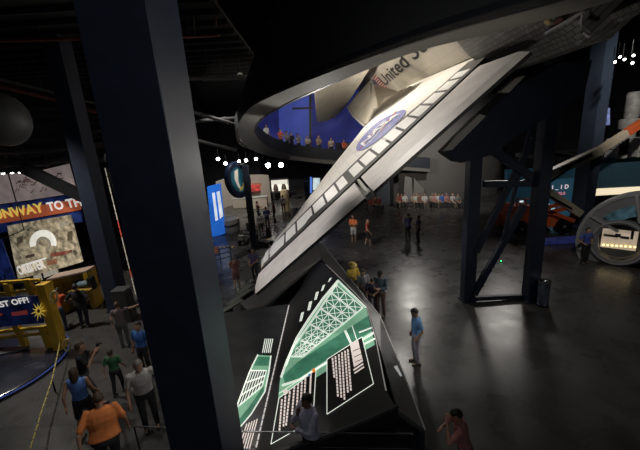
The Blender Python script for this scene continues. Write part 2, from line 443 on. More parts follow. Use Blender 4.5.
for l, i, t in zip(Lw, Iw, Tw):
    out = V((i.x - ctr.x, i.y - ctr.y, 0)).normalized()
    far_q = i + out * 2.4
    q = l * (1 - t) + far_q * t
    it = i + V((0, 0, .95 * min(1, .45 + t))); qt = q + V((0, 0, .75 + 2.0 * max(0, 1 - max(0, l.y - 9.5) / 8) * (1 - t)))
    nrm = (l - i).normalized()
    soff.append([l, i, i + V((0, 0, .08)), l + V((0, 0, .08))])
    par_in.append([i, it, it - (-out) * -.12 if False else it + out * .12, i + out * .12])
    par_out.append([q, qt, qt - out * .1, q - out * .1])
    deck.append([i + out * .12 + V((0, 0, .1)), q + V((0, 0, .1)), q + V((0, 0, .2)), i + out * .12 + V((0, 0, .2))])
ww = thing('elevated_walkway', 'dark curved elevated walkway with grey underside sweeping overhead around the spacecraft', 'walkway', (1, 14, 5))
soff_m = mat('walkway_soffit_grey', (.17, .165, .155), .7, noise=.08, scale=1)
MB().loft(soff).build('soffit', soff_m, ww, smooth=True)
MB().loft(deck).build('deck', navy_dk, ww)
MB().loft(par_in).build('parapet', mat('parapet_blue_black', (.018, .022, .032), .5), ww, smooth=True)
MB().loft(par_out).build('parapet', mat('parapet_black', (.012, .014, .018), .6), ww, smooth=True)

# ------------------------------------------------------------------ steel cradle that carries the orbiter
cr = thing('steel_support_cradle', 'tall dark navy steel truss frame carrying the tilted spacecraft', 'support frame', atz(500, 300))
pl = atz(467, 300); pr = atz(529.5, 300)
def cradle(px, py, Y=11.6): return aty(px, py, Y)
MB().bar(pl, V((pl.x, pl.y, 6.2)), .42, .42, (0, 1, 0)).build('post', navy, cr, bevel=.02)
MB().bar(pr, V((pr.x, pr.y, 9.2)), .42, .42, (0, 1, 0)).build('post', navy_dk, cr, bevel=.02)
MB().box((pl.x, pl.y, .03), (.5, .5, .06)).build('base_plate', navy_dk, cr); MB().box((pr.x, pr.y, .03), (.58, .58, .06)).build('base_plate', navy_dk, cr)
for w, a, b in ((.22, (484, 184), (545, 183)), (.16, (470, 298.5), (526, 296)), (.26, (489, 148), (537, 181)), (.18, (533, 138), (476, 252)), (.2, (524, 205), (474, 294)), (.1, (540, 90), (500, 250))):
    MB().bar(cradle(*a, 11.75), cradle(*b, 11.75), w, w, (0, 1, 0)).build('brace', navy_dk, cr)
poly = [(447, 153), (461, 163), (492, 155), (520, 134), (556, 112), (584, 96), (592, 60), (560, 62), (520, 84), (480, 120)]
MB().prism([aty(x, y, 11.2) for x, y in poly], (0, .9, 0)).build('lifting_arm', navy_dk, cr)
flange_lit = mat('lit_flange_grey', (.34, .335, .31), .6)  # pale grey stands in for light on the arm's upper flange
for poly in ([(480, 114), (486, 116), (452, 150), (443, 151), (455, 137)], [(501, 91), (509, 92.5), (526, 75), (516, 78)]):
    MB().prism([aty(x, y, 11.18) for x, y in poly], (0, .3, 0)).build('lit_flange', flange_lit, cr)

# ------------------------------------------------------------------ big columns
def column(pxs, Y, s, label, z1=20.9, mt=navy, lo=.5, hi=1.6):
    """square steel column through three edge pixels (left, middle, right) at row y"""
    (xl, xm, xr, y) = pxs
    Mp = aty(xm, y, Y); Mp.z = 0
    best = None
    def hit(px, dirv):
        d = ray(px, y); d2 = V((d.x, d.y)); # CAM xy = 0 : lambda*d2 = Mp + s*dirv
        det = d2.x * -dirv.y + dirv.x * d2.y
        return (d2.x * Mp.y - d2.y * Mp.x) / (d2.y * dirv.x - d2.x * dirv.y)
    for k in range(5, 880):
        th = R(k / 10)
        dl = V((-math.cos(th), math.sin(th))); dr = V((math.sin(th), math.cos(th)))
        s1, s2 = hit(xl, dl), hit(xr, dr)
        if s1 > 0 and s2 > 0 and (best is None or abs(s1 - s2) < best[0]): best = (abs(s1 - s2), (s1 + s2) / 2, th)
    _, sd, th = best
    if s: sd = s
    dl = V((-math.cos(th), math.sin(th), 0)) * sd; dr = V((math.sin(th), math.cos(th), 0)) * sd
    c = Mp + (dl + dr) / 2
    t = thing('steel_column', label, 'column', c)
    MB().prism([Mp, Mp + dr, Mp + dr + dl, Mp + dl], (0, 0, z1)).build('shaft', mt, t, bevel=.015)
    b = [Mp, Mp + dr, Mp + dr + dl, Mp + dl]; b = [c + (p - c) * 1.12 for p in b]
    MB().prism(b, (0, 0, .05)).build('base_plate', black, t)
    return t
column((121, 184, 211, 225), 4.3, 0, 'massive square navy steel column filling the picture left of the spacecraft wing')
column((90, 105, 116, 240), 12.8, 0, 'square navy column beside the yellow counter, left of the massive column', 10.4)
column((574, 588, 598, 180), 19.5, 0, 'square blue-grey column between the lift machine and the round hatch module', 20.9, mat('blue_grey_steel_paint', (.045, .062, .095), .45, noise=.15))

# ------------------------------------------------------------------ wing-shaped exhibit desk with backlit graphics
def plane3(a, b, c):
    n = (b - a).cross(c - a).normalized()
    return a, n
def onpl(P, px, py, lift=0.0):
    d = ray(px, py); t = (P[0] - CAM).dot(P[1]) / d.dot(P[1]); return CAM + d * t + V((0, 0, lift))
wl0, wl1 = atz(289, 306, .72), atz(256, 450, .72)
PR = plane3(wl0, wl1, atz(366, 305, 1.08))
PL = plane3(wl0, wl1, atz(222, 313, 1.05))
desk_blk = mat('desk_black_laminate', (.026, .025, .025), .4)
desk_glass = mat('desk_dark_glass', (.06, .061, .064), .22, noise=.2, scale=1.5)
dk = thing('wing_exhibit_desk', 'large black wing-shaped display desk with glowing green wing drawings below the wingtip', 'display desk', (wl0 + wl1) / 2 * 1.0)
dk.location.z = 0
def slab(pts, name, m, th=.06, parent=dk): return MB().prism(pts, (0, 0, -th)).build(name, m, parent)
right_top = [onpl(PR, 289, 304), onpl(PR, 300, 288), onpl(PR, 316, 259), onpl(PR, 325, 264), onpl(PR, 366, 305), onpl(PR, 378, 345), onpl(PR, 387, 392), onpl(PR, 397, 409), onpl(PR, 330, 436), onpl(PR, 284, 450), onpl(PR, 256, 450)]
PRO = slab(right_top, 'right_panel', desk_blk)
left_top = [onpl(PL, 289, 304), onpl(PL, 222, 313), onpl(PL, 196, 370), onpl(PL, 168, 436), onpl(PL, 200, 450), onpl(PL, 256, 450)]
PLO = slab(left_top, 'left_panel', desk_glass)
# rim that runs round the far and right sides
rim_o = [atz(240, 303, 1.15), atz(256, 293, 1.15), atz(321, 242, 1.15), atz(360, 291, 1.1), atz(380, 316, 1.05), atz(403, 372, .8), atz(425, 430, .55)]
rim_i = [atz(247, 309, 1.0), onpl(PL, 262, 306, .0), onpl(PR, 321, 259), onpl(PR, 344, 282), onpl(PR, 367, 306), onpl(PR, 381, 352), onpl(PR, 398, 410)]
mb = MB(); mb.loft([[o, i, i - V((0, 0, .12)), o - V((0, 0, .12))] for o, i in zip(rim_o, rim_i)]); mb.build('rim', mat('desk_rim_grey', (.10, .10, .10), .4), dk)
mb = MB()
mb.loft([[o - V((0, 0, .1)), V((o.x, o.y, .02)), V((o.x, o.y, .02)) - (o - i) * V((.2, .2, 0)).x, o - V((0, 0, .1)) - (o - i) * .2] for o, i in zip(rim_o, rim_i)])
mb.build('side_skirt', mat('desk_skirt_teal_black', (.03, .042, .046), .4), dk)
# front: dark face and crossing trim
MB().tube(rim_o[2:], .022, 6).build('rim_highlight', mat('rim_highlight_pale', (.50, .50, .48), .4, .2), dk)  # pale tube added to draw the highlight along the rim
fr_ = [onpl(PR, 397, 409), onpl(PR, 330, 436), onpl(PR, 284, 450), onpl(PR, 256, 450)]
mb = MB()
for a, b in zip(fr_, fr_[1:]): mb.prism([a, b, V((b.x, b.y + .25, .02)), V((a.x, a.y + .25, .02))], (0, .05, 0))
mb.build('front_face', desk_blk, dk)
MB().tube([onpl(PR, 398, 408, .05), onpl(PR, 372, 420, .05), onpl(PR, 330, 437, .05), onpl(PR, 290, 450, .05)], .045, 6).build('front_trim', dkgrey, dk)
MB().prism([atz(390, 369, .92), atz(397, 366, .92), atz(402, 376, .86), atz(396, 380, .86)], (0, 0, .02)).build('label_plate', mat('label_plate_white', (.7, .72, .72), .5, emit=.25), dk)
edge = mat('desk_edge_sheen', (.62, .60, .55), .4, emit=.18)  # low emission stands in for light reflected by the white lip
def strip(P, pts, w, lift=.012):
    m = MB()
    Q = [onpl(P, *p, lift) for p in pts]
    for a, b in zip(Q, Q[1:]): m.bar(a, b, w, .012, P[1])
    return m
strip(PR, [(326, 264.5), (346, 284), (366, 305), (376, 340), (386, 391)], .028).build('edge_strip', edge, dk)
m = MB(); N = 34; A, B = wl0 + V((0, 0, .03)), wl1 + V((0, 0, .03))
for k in range(N): m.bar(A.lerp(B, k / N), A.lerp(B, (k + .8) / N), .028, .02)
m.build('centre_light_strip', mat('centre_strip_light', (.75, .70, .68), .4, emit=.5), dk)
g_lt = mat('graphic_pale_green', (.22, .46, .30), .5, emit=.55, noise=.15, scale=2)
g_dk = mat('graphic_deep_green', (.05, .20, .12), .5, emit=.55, noise=.25, scale=3)
g_wh = mat('graphic_white_line', (.80, .85, .76), .5, emit=.75)
g_bk = mat('graphic_text_black', (.01, .009, .008), .5)
g_tx = mat('graphic_text_pink_white', (.85, .72, .66), .5, emit=.65)
g_or = mat('graphic_orange_dot', (.9, .25, .05), .5, emit=.8)
g_bl = mat('graphic_blue_dot', (.1, .25, .45), .5, emit=.6)
GM = [g_lt, g_dk, g_wh, g_bk, g_tx, g_or, g_bl]
class G:                                    # flat backlit print, lying on a desk panel
    def __init__(s, P): s.P = P; s.m = MB(); s.k = 0
    def poly(s, pts, mi, lift):
        Q = [onpl(s.P, *p, lift) for p in pts]; s.m.add(Q, [tuple(range(len(Q)))], mi)
    def line(s, pts, w, mi, lift):
        for a, b in zip(pts, pts[1:]):
            t = V((b[0] - a[0], b[1] - a[1])); L = t.length or 1; n = V((-t.y, t.x)) / L * w / 2
            s.poly([(a[0] - n.x, a[1] - n.y), (b[0] - n.x, b[1] - n.y), (b[0] + n.x, b[1] + n.y), (a[0] + n.x, a[1] + n.y)], mi, lift)
    def done(s, name): return s.m.build(name, GM, PRO if s.P is PR else PLO, fix=False)
def bil(c, u, v):
    a = V(c[0]).lerp(V(c[1]), u); b = V(c[3]).lerp(V(c[2]), u); p = a.lerp(b, v); return (p.x, p.y)
g = G(PR)
g.poly([(338, 279), (366, 307), (375, 345), (330, 369), (278, 402), (280, 380), (286, 362), (296, 338), (308, 320), (322, 300)], 0, .006)
g.poly([(285, 384), (283, 376), (298, 362), (345, 331), (368, 316), (372, 331), (338, 352), (300, 378)], 1, .010)
latt = [(291, 357), (336, 285), (363, 308), (303, 357)]
g.poly(latt, 1, .010)
g.line([(281, 378), (287, 361), (297, 338), (309, 319), (323, 299), (338, 281)], 2.2, 2, .014)
g.line([(286, 366), (293, 348), (312, 321), (337, 284)], 1.6, 2, .014)
g.line([(338, 281), (366, 308)], 1.6, 2, .014)
NR = 9
for k in range(NR + 1):
    u = k / NR
    g.line([bil(latt, u, 0), bil(latt, u, 1)], 1.5 if k % 2 == 0 else .8, 2, .016)
    if k < NR:
        for j in range(3):
            g.line([bil(latt, u, j / 3), bil(latt, u + 1 / NR, (j + 1) / 3)], .6, 2, .015)
            g.line([bil(latt, u + 1 / NR, j / 3), bil(latt, u, (j + 1) / 3)], .6, 2, .015)
for v in (1 / 3, 2 / 3, 1): g.line([bil(latt, 0, v), bil(latt, 1, v)], 1.3 if v == 1 else .8, 2, .016)
g.line([(282, 386), (300, 380), (340, 354), (374, 333)], 2.2, 2, .016)
g.line([(279, 394), (312, 372), (344, 353), (375, 339)], .8, 2, .016)
g.line([(345, 331), (352, 346)], 2.4, 2, .017); g.line([(352, 326), (357, 341)], .9, 2, .017)
for a, b in (((359, 333), (372, 328)), ((364, 345), (375, 339))): g.line([a, b], 1.4, 2, .016)
g.done('wing_drawing')
for c, w, h in (((301.6, 317), 3.0, 10), ((309.7, 306), 3.2, 10), ((316.4, 296), 3, 9), ((323, 288), 2.6, 7), ((329.8, 280), 2.2, 5)):
    q = G(PR); q.poly([(c[0] - w / 2 - .8, c[1] + h / 2), (c[0] + w / 2 - 1.2, c[1] + h / 2 - 1), (c[0] + w / 2 + 1, c[1] - h / 2), (c[0] - w / 2 + 1, c[1] - h / 2 + 1.2)], 2, .01); q.done('light_dash')
def text_box(poly, cols, name, extra=None):
    q = G(PR); q.poly(poly, 3, .018); q.line(poly + [poly[0]], .8, 2, .02)
    for (x0, y0, x1, y1) in cols:
        n = max(2, int(abs(y1 - y0) / 3.2)); 
        for k in range(n):
            f0, f1 = k / n, (k + .82) / n
            q.line([(x0 + (x1 - x0) * f0, y0 + (y1 - y0) * f0), (x0 + (x1 - x0) * f1, y0 + (y1 - y0) * f1)], 1.7, 4, .022)
    if extra: extra(q)
    return q.done(name)
def ttl(q):
    q.poly([(350, 345), (358, 340.5), (363, 362), (354, 368)], 4, .022)
    for a, b in (((353, 352), (360, 349)), ((354, 358), (361.5, 354.5)), ((355, 363), (362, 360))): q.line([a, b], .7, 3, .024)
    q.line([(353.5, 371), (363.2, 364.5)], 1.6, 4, .022); q.line([(354.5, 374), (364, 367.6)], 1.4, 4, .022)
text_box([(327, 360), (362, 337.5), (373.5, 384.5), (327, 415)], [(332.5, 358.5, 334.5, 379), (335.5, 357, 338, 398), (338.8, 355, 341.4, 399), (342, 353, 344.6, 401), (345, 351.5, 348, 394), (347.8, 350, 351, 392)], 'text_panel', ttl)
def dia(q):
    q.poly([(283, 392), (286.5, 389.5), (288.5, 393), (285, 396.5)], 4, .022)
    q.line([(311, 374), (310, 395)], 1.6, 4, .022)
    q.poly([(312, 370), (315, 369), (315.5, 372.5), (312.5, 373.5)], 5, .024); q.poly([(308, 375), (310.5, 374), (311, 376.5), (308.5, 377.5)], 6, .024)
text_box([(279, 399), (316, 370), (313, 421), (271, 445)], [(282, 400, 279.5, 432), (285.5, 397, 283.5, 428), (290, 392, 286, 427), (294.5, 387, 292, 416), (298.3, 384, 296.5, 414), (302, 382, 300.5, 410), (305.5, 379, 304, 408)], 'text_panel', dia)
g = G(PL)
g.poly([(258, 355), (271.5, 356), (269.5, 372), (265.5, 392), (252, 414), (239, 429), (237.5, 418), (238, 404), (247, 381), (252, 366)], 0, .006)
g.poly([(258, 357), (270, 357.5), (268.5, 366), (253.5, 366)], 1, .010)
g.poly([(263.5, 386), (264, 394), (250, 416), (240, 427), (239, 420), (250, 406)], 1, .010)
lat2 = [(250, 371), (266.5, 371), (262, 387), (237, 408)]
g.poly(lat2, 3, .010)
for k in range(8): g.line([bil(lat2, k / 7, 0), bil(lat2, k / 7, 1)], 1.0, 2, .016)
for k in range(4): g.line([bil(lat2, 0, k / 3), bil(lat2, 1, k / 3)], 1.3, 2, .016)
g.line([(258, 355), (252, 367), (246, 382), (237, 406)], 1.3, 2, .016); g.line([(271, 356), (269, 372), (265, 392), (251, 415), (239, 429)], 1.3, 2, .016)
g.done('wing_drawing')
for k in range(5):
    x = 264 + k * 1.9
    q = G(PL); q.line([(x - 1.5, 353), (x + 1.2, 339)], .9, 2, .01); q.done('light_dash')
q = G(PL)
for k in range(5): q.line([(243 + k * 2.6 + 4, 424 - k * 1.2), (239 + k * 2.6, 449)], 1.1, 4, .01)
q.done('text_panel')

# grey-green bench slats at the far left end of the desk
bn = thing('slatted_bench', 'dark bench with pale grey-green slats beside the left end of the black desk', 'bench', atz(240, 302, 0))
for a, b in (((222, 312), (242, 300)), ((228, 305), (250, 290)), ((238, 294), (252, 285))):
    MB().bar(atz(*a, .5), atz(*b, .5), .22, .05).build('slat', mat('bench_slat', (.15, .17, .14), .5), bn)
for p in ((226, 309), (248, 291)):
    c = atz(*p, .47); MB().box((c.x, c.y, .235), (.5, .12, .47)).build('leg', black, bn)

# guard rail in front of the desk
gr = thing('guard_rail', 'thin metal guard rail along the near edge of the black desk', 'railing', atz(300, 434, .95))
gr.location.z = 0
rp = [atz(240, 431.5, .95), atz(330, 433, .95), atz(413, 434, .95)]
MB().tube(rp, .017, 8).build('handrail', steel, gr, smooth=True)
MB().tube([p - V((0, 0, .35)) for p in rp], .008, 6).build('cable', steel, gr)
for p in rp[:1] + [rp[2]]: MB().tube([(p.x, p.y, 0), (p.x, p.y, .95)], .016, 8).build('post', black, gr)
gr = thing('guard_rail', 'short metal rail left of the massive column beside the man in white shirt', 'railing', atz(150, 427, .95)); gr.location.z = 0
rp = [atz(134, 426.5, .95), atz(168, 427.5, .95)]
MB().tube(rp, .017, 8).build('handrail', steel, gr, smooth=True)
for p in rp: MB().tube([(p.x, p.y, 0), (p.x, p.y, .95)], .016, 8).build('post', black, gr)

# ------------------------------------------------------------------ people
def remeshed(mb, voxel, name, mats, smooth_it=4):
    """one continuous skin over the joined limb shapes"""
    me = mb.mesh(name, mats); o = bpy.data.objects.new('work', me); COL.objects.link(o)
    r = o.modifiers.new('r', 'REMESH'); r.mode = 'VOXEL'; r.voxel_size = voxel; r.use_smooth_shade = True
    s_ = o.modifiers.new('s', 'SMOOTH'); s_.iterations = smooth_it; s_.factor = .5
    dg = bpy.context.evaluated_depsgraph_get(); dg.update()
    out = bpy.data.meshes.new_from_object(o.evaluated_get(dg)); out.name = name
    bpy.data.objects.remove(o); bpy.data.meshes.remove(me)
    out.materials.clear()
    for m in (mats if isinstance(mats, list) else [mats]): out.materials.append(m)
    for p in out.polygons: p.use_smooth = True
    return out
def limb(mb, pts, rs, n=10):
    pts = [V(p) for p in pts]
    for i in range(len(pts) - 1):
        a, b = pts[i], pts[i + 1]
        d, s1, t1 = basis(b - a)
        ring = lambda c, r: [c + (s1 * math.cos(q) + t1 * math.sin(q)) * r for q in [2 * PI * k / n for k in range(n)]]
        mb.loft([ring(a, rs[i]), ring(b, rs[i + 1])])
    for p, r in zip(pts, rs): mb.ball(p, r, n)
SKIN = {'pale': (.50, .30, .21), 'tan': (.38, .21, .135), 'brown': (.20, .105, .065), 'red': (.42, .19, .135)}
def smat(k): return mat('skin_' + k, SKIN[k], .55, noise=.06, scale=12)
def cloth(name, c): return mat('cloth_' + name, c, .85, noise=.18, scale=14)
HAIRC = {'dark': (.012, .009, .007), 'brown': (.05, .028, .015), 'grey': (.16, .15, .14), 'blond': (.25, .16, .07)}
NP = 0
def person(label, loc, face, h=1.72, skin='pale', hair='dark', longhair=False, shirt=('grey', (.1, .1, .1)), sleeve=.55, pants=('jeans', (.03, .04, .07)),
           shorts=False, pose='stand', lean=0.0, head=(0, 0), sit=False, group=None, hat=None, detail=False, girth=1.0, stride=0.0, shoes=(.03, .03, .03), seat=.45):
    """figure facing local +Y; face = heading in degrees, 0 looks along world +Y, 90 looks along -X"""
    k = h / 1.75; g = girth
    vox = .0085 if detail else .016
    Z = (lambda z: z)
    base = .93
    drop = (base - seat - .06) if sit else 0.0
    U = M.Translation((0, 0, base)) @ M.Rotation(-R(lean), 4, 'X') @ M.Translation((0, 0, -base))
    U = M.Translation((0, 0, -drop)) @ U
    def up(p): return U @ V(p)
    # arms in torso space: (shoulder, elbow, wrist, hand dir)
    sh = {s: V((s * .185 * g ** .5, 0, 1.42)) for s in (-1, 1)}
    A = {}
    for s in (-1, 1):
        e, w = V((s * .25 * g, -.02, 1.13)), V((s * .26 * g, .06, .88)); fd = V((0, .15, -1))
        if pose == 'chin':
            if s == 1: e, w, fd = V((.20, .20, 1.17)), V((.03, .20, 1.42)), V((-.1, -.1, 1))
            else: e, w, fd = V((-.24, .13, 1.15)), V((.05, .27, 1.14)), V((1, -.1, .1))
        elif pose == 'hips': e, w, fd = V((s * .40, -.10, 1.16)), V((s * .20 * g, .06, .99)), V((-s * .7, .5, -.4))
        elif pose == 'hold': e, w, fd = V((s * .24, .10, 1.16)), V((s * .10, .34, 1.22)), V((-s * .5, .8, .2))
        elif pose == 'camera': e, w, fd = V((s * .26, .14, 1.22)), V((s * .09, .27, 1.46)), V((-s * .5, .5, .6))
        elif pose == 'point' and s == 1: e, w, fd = V((.42, .10, 1.40)), V((.66, .18, 1.44)), V((1, .2, 0))
        elif pose == 'pockets': e, w, fd = V((s * .27, -.07, 1.15)), V((s * .19 * g, .05, .92)), V((-s * .1, .4, -.9))
        elif pose == 'walk': e, w, fd = V((s * .25 * g, -.06 + s * .08, 1.14)), V((s * .25 * g, .04 + s * .2, .91)), V((0, .4 * s, -1))
        elif pose == 'crossed': e, w, fd = V((s * .24 * g, .10, 1.15)), V((-s * .06, .25, 1.18)), V((-s, .05, 0))
        elif pose == 'reach': e, w, fd = V((s * .23, .22, 1.24)), V((s * .20, .46, 1.20)), V((0, 1, .05))
        elif pose == 'lap': e, w, fd = V((s * .24, .07, 1.14)), V((s * .10, .30, 1.02)), V((-s * .4, .8, -.3))
        elif pose == 'nape': 
            if s == -1: e, w, fd = V((-.36, .20, 1.34)), V((-.14, .19, 1.56)), V((.6, -.2, .5))
            else: e, w, fd = V((.30, .20, 1.20)), V((.06, .34, 1.28)), V((-.8, .3, .2))
        A[s] = (sh[s], e, w, fd.normalized())
    # legs
    Lg = {}
    for s in (-1, 1):
        hip = V((s * .095 * g ** .5, 0, base - drop)); 
        if sit: kn, an = V((s * .12, .44, seat + .05)), V((s * .12, .46, .09))
        else: kn, an = V((s * .105, .03 + s * stride * .35, .50)), V((s * .11, -.02 + s * stride * .6, .09))
        Lg[s] = (hip, kn, an)
    tor = [(.84, .13, .10, 0), (.92, .165, .115, -.005), (1.02, .15, .105, .0), (1.12, .14, .10, .005), (1.25, .16, .112, .01), (1.36, .172, .108, .0), (1.43, .14, .085, -.005), (1.475, .065, .06, -.01)]
    def torso(mb, off, z0=.80, z1=1.50, belly=0.0):
        rings = []
        for z, rx, ry, dy in tor:
            if z < z0 or z > z1: continue
            b = g * (1 + (.12 if g > 1.1 and z < 1.3 else 0))
            rings.append([up((math.cos(t) * (rx * b + off), dy + math.sin(t) * (ry * b + off) + (.03 * (g - 1) * 4 if 1 < z < 1.3 and math.sin(t) > 0 else 0), z)) for t in [2 * PI * q / 16 for q in range(16)]])
        mb.loft(rings)
    hp, hy = head
    HM = U @ M.Translation((0, -.01, 1.50)) @ M.Rotation(R(hy), 4, 'Z') @ M.Rotation(-R(hp), 4, 'X')
    body = MB(); torso(body, -.012)
    limb(body, [up((0, -.012, 1.44)), HM @ V((0, .0, .08))], [.058, .052])
    # head: rings from chin to crown, features pushed out at the front
    hd = [(.0, .045, .05, .030), (.02, .058, .072, .022), (.05, .066, .084, .015), (.09, .072, .094, .006), (.13, .076, .100, .0), (.17, .074, .098, -.004), (.205, .060, .080, -.006), (.23, .035, .048, -.006), (.24, .01, .014, -.006)]
    body.loft([[HM @ V((math.cos(t) * rx, dy + math.sin(t) * ry, z)) for t in [2 * PI * q / 18 for q in range(18)]] for z, rx, ry, dy in hd])
    limb(body, [HM @ V((0, .092, .125)), HM @ V((0, .118, .085))], [.010, .015], 8)
    body.ball(HM @ V((0, .075, .02)), .026, 8)
    for s in (-1, 1):
        body.ball(HM @ V((s * .076, -.005, .105)), .028, 8, sq=(.45, .7, 1.15))
        body.ball(HM @ V((s * .03, .082, .135)), .016, 8, sq=(1.5, .8, .6))
        S, E_, W_, fd = A[s]
        S, E_, W_ = up(S), up(E_), up(W_); fd = (U.to_3x3() @ fd).normalized()
        limb(body, [S, E_, W_], [.050, .037, .026])
        # hand: palm, four fingers, thumb
        _, sd, th = basis(fd, (s, 0, .3)); sd = sd
        pc = W_ + fd * .05
        limb(body, [W_, W_ + fd * .03, W_ + fd * .085], [.024, .027, .026])
        body.bar(W_ + fd * .015 , W_ + fd * .09, .078, .026, th)
        if detail or True:
            for q, Ln in enumerate((.066, .076, .072, .056)):
                o_ = sd * (q - 1.5) * .0225
                p1 = W_ + fd * .088 + o_; p2 = p1 + fd * Ln * .5 + o_ * .12; p3 = p2 + (fd * .8 - th * .45) * Ln * .5
                limb(body, [p1, p2, p3], [.0095, .0088, .0075], 6)
            p1 = W_ + fd * .03 - sd * .034; p2 = p1 - sd * .03 + fd * .028; p3 = p2 + fd * .034 - sd * .006
            limb(body, [p1, p2, p3], [.012, .0105, .0085], 6)
        hip, kn, an = Lg[s]
        limb(body, [hip, kn, an], [.075, .050, .036]); body.ball(kn.lerp(an, .28) + V((0, -.015, 0)), .052, 8, sq=(1, 1, 1.7))
        limb(body, [an + V((0, -.02, -.04)), an + V((0, .13, -.06))], [.036, .028], 8)
    T = M.Diagonal((k, k, k, 1))
    def fin(me, par, nm):
        me.transform(T); o = bpy.data.objects.new(nm, me); COL.objects.link(o)
        if par: o.parent = par
        return o
    root = fin(remeshed(body, vox, 'person', smat(skin), 3 if detail else 2), None, 'person')
    root.location = (loc[0], loc[1], loc[2]); root.rotation_euler = (0, 0, R(face))
    tag(root, label, 'person', group)
    sm = cloth(*shirt)
    c = MB(); torso(c, .014, .85, 1.48)
    for s in (-1, 1):
        S, E_, W_, fd = A[s]; S, E_, W_ = up(S), up(E_), up(W_)
        if sleeve <= 0: c.ball(S.lerp(up((0, 0, 1.42)), .15), .062, 10); continue
        if sleeve < .75: q = S.lerp(E_, sleeve * 1.3); limb(c, [S, q], [.068, .062])
        else: limb(c, [S, E_, E_.lerp(W_, .88)], [.066, .056, .042])
    fin(remeshed(c, .016, 'shirt', sm, 4), root, 'shirt')
    c = MB()
    rr = []
    for z, rx, ry in ((.80, .13, .10), (.86, .155, .118), (.93, .168, .122), (1.0, .158, .112)):
        rr.append([up((math.cos(t) * (rx * g + .012), math.sin(t) * (ry * g + .012), z)) for t in [2 * PI * q / 16 for q in range(16)]])
    c.loft(rr)
    for s in (-1, 1):
        hip, kn, an = Lg[s]
        if shorts: limb(c, [hip, hip.lerp(kn, .9)], [.098 * g ** .5, .080])
        else: limb(c, [hip, kn, an + V((0, 0, .01))], [.096 * g ** .5, .070, .056])
    fin(remeshed(c, .016, 'trousers', cloth(*pants), 4), root, 'shorts' if shorts else 'trousers')
    for s in (-1, 1):
        hip, kn, an = Lg[s]; c = MB()
        a = V((an.x, an.y, 0))
        rr = []
        for y, w_, h_ in ((-.085, .028, .05), (-.07, .038, .075), (0, .042, .085), (.08, .048, .06), (.15, .046, .045), (.185, .026, .03)):
            rr.append([a + V((math.cos(t) * w_, y, max(0, h_ / 2 + math.sin(t) * h_ / 2))) for t in [2 * PI * q / 10 for q in range(10)]])
        c.loft(rr); me = c.mesh('shoe', mat('shoe_%.2f' % shoes[0], shoes, .6), smooth=True); fin(me, root, 'shoe')
    if hair:
        c = MB(); rings = []
        for i in range(11):
            ph = -PI / 2 + PI * i / 10
            ring = []
            for q in range(20):
                t = 2 * PI * q / 20; p = V((math.cos(ph) * math.cos(t), math.cos(ph) * math.sin(t), math.sin(ph)))
                f = 1.0
                if p.y > .15 and p.z < .55: f = .80
                if p.z < -.45 and not longhair: f = .78
                w = V((p.x * .088, p.y * .110 - .010, p.z * .125 + .135)) if f == 1 else V((p.x * .088 * f, p.y * .110 * f - .012, p.z * .125 * f + .135))
                if longhair and p.y < .1 and p.z < 0: w.z += p.z * .16; w.y -= .02
                ring.append(HM @ w)
            rings.append(ring)
        c.loft(rings); me = c.mesh('hair', mat('hair_' + hair, HAIRC[hair], .6, noise=.3, scale=30), smooth=True); fin(me, root, 'hair')
    if hat:
        c = MB(); pr = [(.20, .150), (.20, .158), (.105, .168), (.10, .21), (.085, .255), (.04, .272), (.001, .275)] if hat[0] == 'brim' else [(.098, .155), (.098, .19), (.085, .235), (.05, .262), (.001, .268)]
        rings = [[HM @ V((r_ * math.cos(t) * .92, r_ * math.sin(t) * 1.1 - .008, z)) for t in [2 * PI * q / 18 for q in range(18)]] for r_, z in pr]
        c.loft(rings)
        if hat[0] == 'cap': c.prism([HM @ V(p) for p in ((-.07, .08, .165), (.07, .08, .165), (.055, .18, .155), (-.055, .18, .155))], HM.to_3x3() @ V((0, 0, .012)))
        fin(c.mesh('hat', cloth(hat[1], hat[2]), smooth=True), root, 'hat')
    if detail:
        for s in (-1, 1):
            c = MB().ball(HM @ V((s * .030, .088, .118)), .0095, 10); fin(c.mesh('eye', mat('eye_dark', (.03, .025, .02), .2), smooth=True), root, 'eye')
        c = MB().tube([HM @ V(p) for p in ((-.024, .092, .052), (0, .100, .050), (.024, .092, .052))], .0045, 6); fin(c.mesh('mouth', mat('lips', (.30, .12, .10), .5), smooth=True), root, 'mouth')
    return root
def foot(px, py, z=0): return atz(px, py, z)
def under(px, py, z):                       # stand so that a point at height z is seen at this pixel
    p = atz(px, py, z); p.z = 0; return p

# --- people near and at the desk
P1 = under(307, 398, 1.78)
person('man in pale lilac shirt with hand on chin standing before the green wing drawings', P1, 128, 1.88, 'brown', 'dark', shirt=('pale_lilac', (.46, .44, .55)), sleeve=.9, pants=('black_slacks', (.012, .012, .014)), pose='chin', head=(12, 0), detail=True, girth=1.15)
person('man in blue shirt and grey trousers walking alone on the open floor, head lowered', foot(416, 363), 95, 1.78, 'tan', 'dark', shirt=('steel_blue', (.13, .28, .52)), sleeve=.55, pants=('grey_slacks', (.30, .28, .33)), pose='pockets', head=(32, 0), detail=True)
person('person in dusky red top with bent arms alone at the bottom edge of the floor', under(467, 411, 1.72), 70, 1.76, 'red', 'dark', shirt=('dusky_red', (.40, .15, .14)), sleeve=.5, pants=('dark_shorts', (.03, .02, .025)), shorts=True, pose='nape', lean=12, head=(20, 30), detail=True)
person('person in yellow top and sun hat behind the far edge of the green desk', foot(354, 301), 200, 1.66, 'tan', 'brown', shirt=('yellow', (.55, .38, .05)), sleeve=.6, pants=('dark', (.03, .03, .035)), pose='crossed', hat=('brim', 'straw_yellow', (.45, .34, .10)), head=(15, 0))
